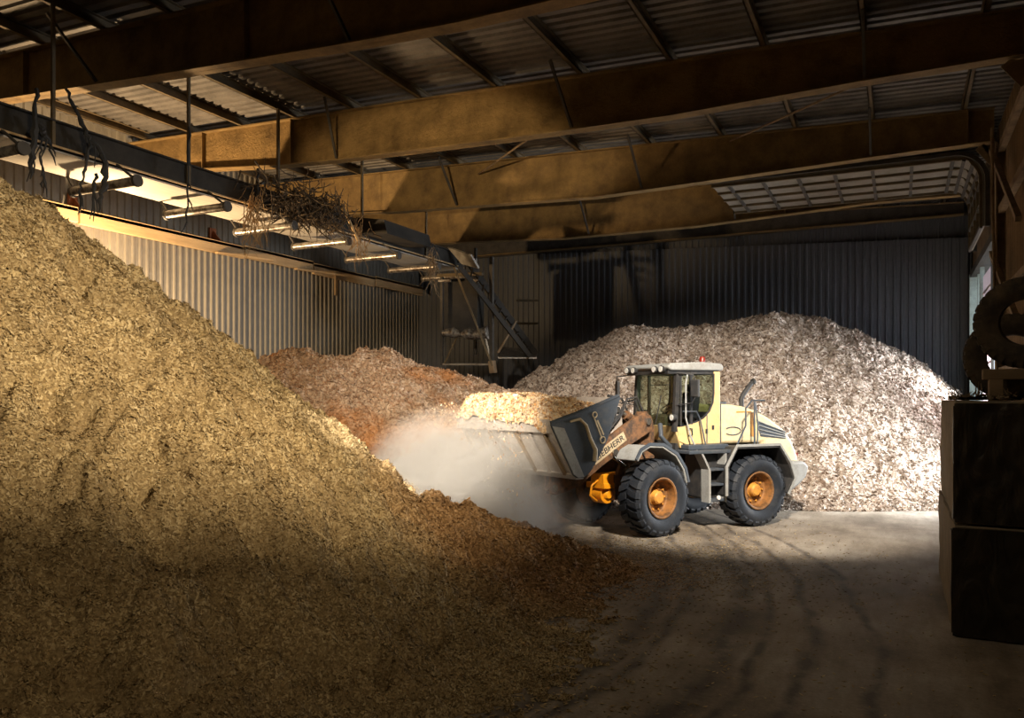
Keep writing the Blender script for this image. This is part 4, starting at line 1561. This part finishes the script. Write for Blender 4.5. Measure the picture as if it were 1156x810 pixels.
# load in the bucket (front frame coordinates)
def h_load(x, y):
    mouth = 2.33 + (2.95 - x) * .235
    ex = np.clip(np.minimum((3.06 - x) / .22, (x - 1.42) / .7), 0, 1) ** .6
    ey = np.clip((1.50 - np.abs(y + .05)) / .30, 0, 1) ** .6
    z = mouth - .10 + (.16 + .30 * np.clip((x - 1.5) / 1.2, 0, 1)) * ex * ey + (fbm(x, y, 2.2, 301, 3) * .05 + fbm(x, y, 7, 311, 2) * .025)
    z = z - .12 * np.clip((y - .2) / 1.3, 0, 1)
    return np.where((x > 3.06) | (x < 1.42) | (np.abs(y) > 1.44), 0, z)


heap('bucket_load', h_load, (1.42, 3.04), (-1.42, 1.42), .03, load_m, 16000, (.05, .13, .3, .6),
     'bright orange chips heaped in the raised loader bucket', 'load', seed=6, mtx=MF, bottom=2.0, wild=.8)

# chips and dust falling from the bucket
r = np.random.default_rng(77)
mb = MB()
nF = 2600
for k in range(nF):
    u = r.random()
    y = r.uniform(-1.75, 1.1) if u > .35 else r.normal(-1.45, .22)
    zt = 2.55 * r.random() ** .8 + .05
    x = 3.12 + abs(r.normal(0, .14 + .12 * (2.6 - zt)))
    p = Vector((x, y, zt))
    l = r.uniform(.010, .036)
    d = Vector(r.normal(0, 1, 3)).normalized()
    e = d.cross(Vector((0, 0, 1))).normalized() * l * .35
    f_ = d.cross(e).normalized() * l * .12
    mb.add([p - d * l, p + e, p + d * l, p - e, p + f_], [(0, 1, 4), (1, 2, 4), (2, 3, 4), (3, 0, 4), (0, 3, 2, 1)])
fc_ = mb.build('falling_chips', load_m[1], None, MF)
tag(fc_, 'fine chips spilling down through the air below the raised bucket', 'chips', kind='stuff')


# loose chips scattered over the floor round the toe of the big heap
r5 = np.random.default_rng(5)
mb = MB()
X_, Y_ = r5.uniform(-1.5, 6.5, 160000), r5.uniform(5.8, 18.5, 160000)
a_, b_ = toab(X_, Y_)
hv = h_near(a_, b_)
rr = np.hypot(X_ + 9.5, Y_ - 11)
dd = np.maximum(0, np.minimum(rr - 9.6, np.hypot((X_ - .9) / 1.3, Y_ - 12.9) - 1.2))
ok = (hv < .02) & (a_ < 1.75) & ~((a_ > .4) & (b_ > 10) & (b_ < 14.4)) & (r5.random(160000) < np.exp(-dd * 1.6) * .6 + .01)
for a1, b1 in list(zip(a_[ok], b_[ok]))[:11000]:
    l = r5.uniform(.012, .04)
    th = r5.uniform(0, 2 * pi)
    d = Vector((cos(th), sin(th), r5.uniform(-.1, .3))) * l
    e = Vector((-sin(th), cos(th), 0)) * l * .35
    p = Vector((a1, b1, .012))
    mb.add([p - d * .9, p + e, p + d, p - e, p + Vector((0, 0, -.008))], [(0, 3, 4), (3, 2, 4), (2, 1, 4), (1, 0, 4), (0, 1, 2, 3)])
tag(mb.build('floor_litter', heap_near[1]), 'golden chips scattered over the floor along the foot of the big heap', 'litter', kind='stuff')


def dust(name, c, rad, dens, label, mtx, falloff=1.0, seed=0.0):
    m, nt, N, L = newmat(name + ' volume')
    tc = N.new('ShaderNodeTexCoord')
    mp = N.new('ShaderNodeMapping')
    mp.inputs['Scale'].default_value = (1 / rad[0], 1 / rad[1], 1 / rad[2])
    L.new(tc.outputs['Object'], mp.inputs['Vector'])
    ln = N.new('ShaderNodeVectorMath')
    ln.operation = 'LENGTH'
    L.new(mp.outputs[0], ln.inputs[0])

    def mth(op, a, b=None):
        n = N.new('ShaderNodeMath')
        n.operation = op
        for i, q in enumerate((a, b)):
            if q is None:
                continue
            if hasattr(q, 'is_output'):
                L.new(q, n.inputs[i])
            else:
                n.inputs[i].default_value = q
        return n.outputs[0]
    f = mth('MAXIMUM', mth('SUBTRACT', 1.0, ln.outputs['Value']), 0.0)
    f = mth('POWER', f, falloff)
    mp2 = N.new('ShaderNodeMapping')
    mp2.inputs['Location'].default_value = (seed, seed * 2, 0)
    L.new(tc.outputs['Object'], mp2.inputs['Vector'])
    nz = noise(nt, 1.5, 5, .7, mp2.outputs[0], 1.2)
    rp = ramp(nt, nz, [(.40, (.0, .0, .0)), (.62, (1, 1, 1))])
    d = mth('MULTIPLY', mth('MULTIPLY', f, mth('ADD', rp, .10)), dens)
    vol = N.new('ShaderNodeVolumePrincipled')
    vol.inputs['Color'].default_value = (.99, .965, .93, 1)
    vol.inputs['Anisotropy'].default_value = .1
    L.new(d, vol.inputs['Density'])
    o = N.new('ShaderNodeOutputMaterial')
    L.new(vol.outputs[0], o.inputs['Volume'])
    mbb = MB()
    nn, mm = 24, 14
    prof = []
    vs, fs = [], []
    for i in range(mm + 1):
        ph = pi * i / mm
        for j in range(nn):
            th = 2 * pi * j / nn
            vs.append((rad[0] * sin(ph) * cos(th), rad[1] * sin(ph) * sin(th), rad[2] * cos(ph)))
    for i in range(mm):
        for j in range(nn):
            fs.append((i * nn + j, i * nn + (j + 1) % nn, (i + 1) * nn + (j + 1) % nn, (i + 1) * nn + j))
    me = bpy.data.meshes.new(name)
    # weld the poles
    vs2 = [vs[0]] + vs[nn:mm * nn] + [vs[mm * nn]]
    fs2 = []
    last = len(vs2) - 1

    def ix(i, j):
        if i == 0:
            return 0
        if i == mm:
            return last
        return 1 + (i - 1) * nn + j % nn
    for i in range(mm):
        for j in range(nn):
            q = []
            for w in (ix(i, j), ix(i + 1, j), ix(i + 1, j + 1), ix(i, j + 1)):
                if w not in q:
                    q.append(w)
            fs2.append(tuple(q))
    zc = c[2]
    vs2 = [(x, y, max(z, -zc + .01)) for x, y, z in vs2]
    me.from_pydata(vs2, [], fs2)
    me.materials.append(m)
    o_ = bpy.data.objects.new(name, me)
    COL.objects.link(o_)
    o_.matrix_world = mtx @ Matrix.Translation(c)
    tag(o_, label, 'dust', kind='stuff')
    return o_


dust('dust_cloud', (3.5, -.9, .55), (1.6, 3.1, 2.1), 13.0, 'pale dust cloud billowing below and in front of the raised bucket', MF, 1.4)
dust('dust_haze', (1.4, -.9, .45), (1.2, 1.5, .8), 1.2, 'thin low dust haze around the far front wheel of the loader', MF, 1.0, 4.0)

# ------------------------------------------------------------------ light
W = bpy.data.worlds.new('daylight outside')
SC.world = W
W.use_nodes = True
bg = W.node_tree.nodes['Background']
bg.inputs['Color'].default_value = (.80, .90, 1.0, 1)
bg.inputs['Strength'].default_value = 2.0


def aim(o, tgt):
    d = Vector(tgt) - o.location
    o.rotation_euler = d.to_track_quat('-Z', 'Y').to_euler()


def spot(name, loc, tgt, power, ang, blend, col, size=.3):
    l = bpy.data.lights.new(name, 'SPOT')
    l.energy = power
    l.spot_size = radians(ang)
    l.spot_blend = blend
    l.color = col
    l.shadow_soft_size = size
    o = bpy.data.objects.new(name, l)
    COL.objects.link(o)
    o.location = loc
    aim(o, tgt)
    return o


def area(name, loc, tgt, power, sx, sy, col, spread=180):
    l = bpy.data.lights.new(name, 'AREA')
    l.shape = 'RECTANGLE'
    l.size, l.size_y = sx, sy
    l.energy = power
    l.color = col
    l.spread = radians(spread)
    o = bpy.data.objects.new(name, l)
    COL.objects.link(o)
    o.location = loc
    aim(o, tgt)
    return o


# daylight pouring through the loading opening
area('door_daylight', (2.75, 24.2, 2.5), (-5.0, 22.0, .4), 1500, 6.3, 3.6, (.90, .95, 1.0), 120)
# added fill spots without fixtures; last, the lamp behind the big heap
spot('loader_fill', (-.3, 9.2, 7.75), (-3.4, 18.8, 1.5), 11500, 56, .8, (1.0, .88, .74), .25)  # added to brighten the loader, floor and back heap
spot('bucket_fill', (-4.5, 1.0, 6.8), (-7.8, 14.0, 1.6), 22000, 19, .8, (1.0, .90, .76), .15)  # narrow spot added to brighten the bucket, its load and the dust
spot('mid_fill', (-3.0, 3.5, 7.0), (-11.5, 19.0, 2.6), 6500, 26, .9, (1.0, .86, .68), .2)  # added to lift the middle chip heap
hl = spot('heap_fill', (1.2, 3.2, 7.1), (-11.0, 9.2, 2.6), 5900, 48, 1.0, (1.0, .80, .53), .12)  # added warm spot raking across the big heap
hl.scale = (1.6, 1.0, 1.0)
hf_ = spot('front_fill', (1.8, .5, 6.0), (-9.0, 7.0, 1.4), 550, 60, 1.0, (1.0, .78, .50), .3)  # weak added fill for the lower front of the big heap
bl = spot('beam_fill', (-4.5, -2.0, 3.0), (-9.8, 17.0, 8.5), 7500, 10, .6, (1.0, .74, .42), .1)  # added low behind the camera to light the second and third beams
bl.scale = (2.4, 1.0, 1.0)
spot('aisle_fill', (-2.2, 6.0, 7.9), (-.8, 10.6, 0), 200, 100, 1.0, (1.0, .85, .62), .3)  # weak spot added for the block sides and front floor
spot('wall_lamp', (-16.4, 12.4, 4.8), (-17.3, 12.9, 7.5), 2700, 174, .15, (1.0, .68, .36), .15)

# ------------------------------------------------------------------ camera
cam = bpy.data.cameras.new('camera')
cam.sensor_width = 36
cam.lens = 28.0
cam.shift_y = 44.0 / 1156
cam.clip_start = .05
co = bpy.data.objects.new('camera', cam)
COL.objects.link(co)
co.location = (0, 0, 2.7)
co.rotation_euler = (radians(90), 0, radians(26))
SC.camera = co

SC.view_settings.view_transform = 'Standard'
SC.view_settings.look = 'None'
SC.view_settings.exposure = 0.0
SC.view_settings.gamma = 1.0
SC.view_settings.use_curve_mapping = False
SC.cycles.use_denoising = True
SC.cycles.max_bounces = 6
SC.cycles.diffuse_bounces = 3
SC.cycles.volume_bounces = 1
SC.cycles.volume_step_rate = 2.0
SC.cycles.volume_max_steps = 128
SC.cycles.transparent_max_bounces = 12
SC.cycles.sample_clamp_indirect = 6
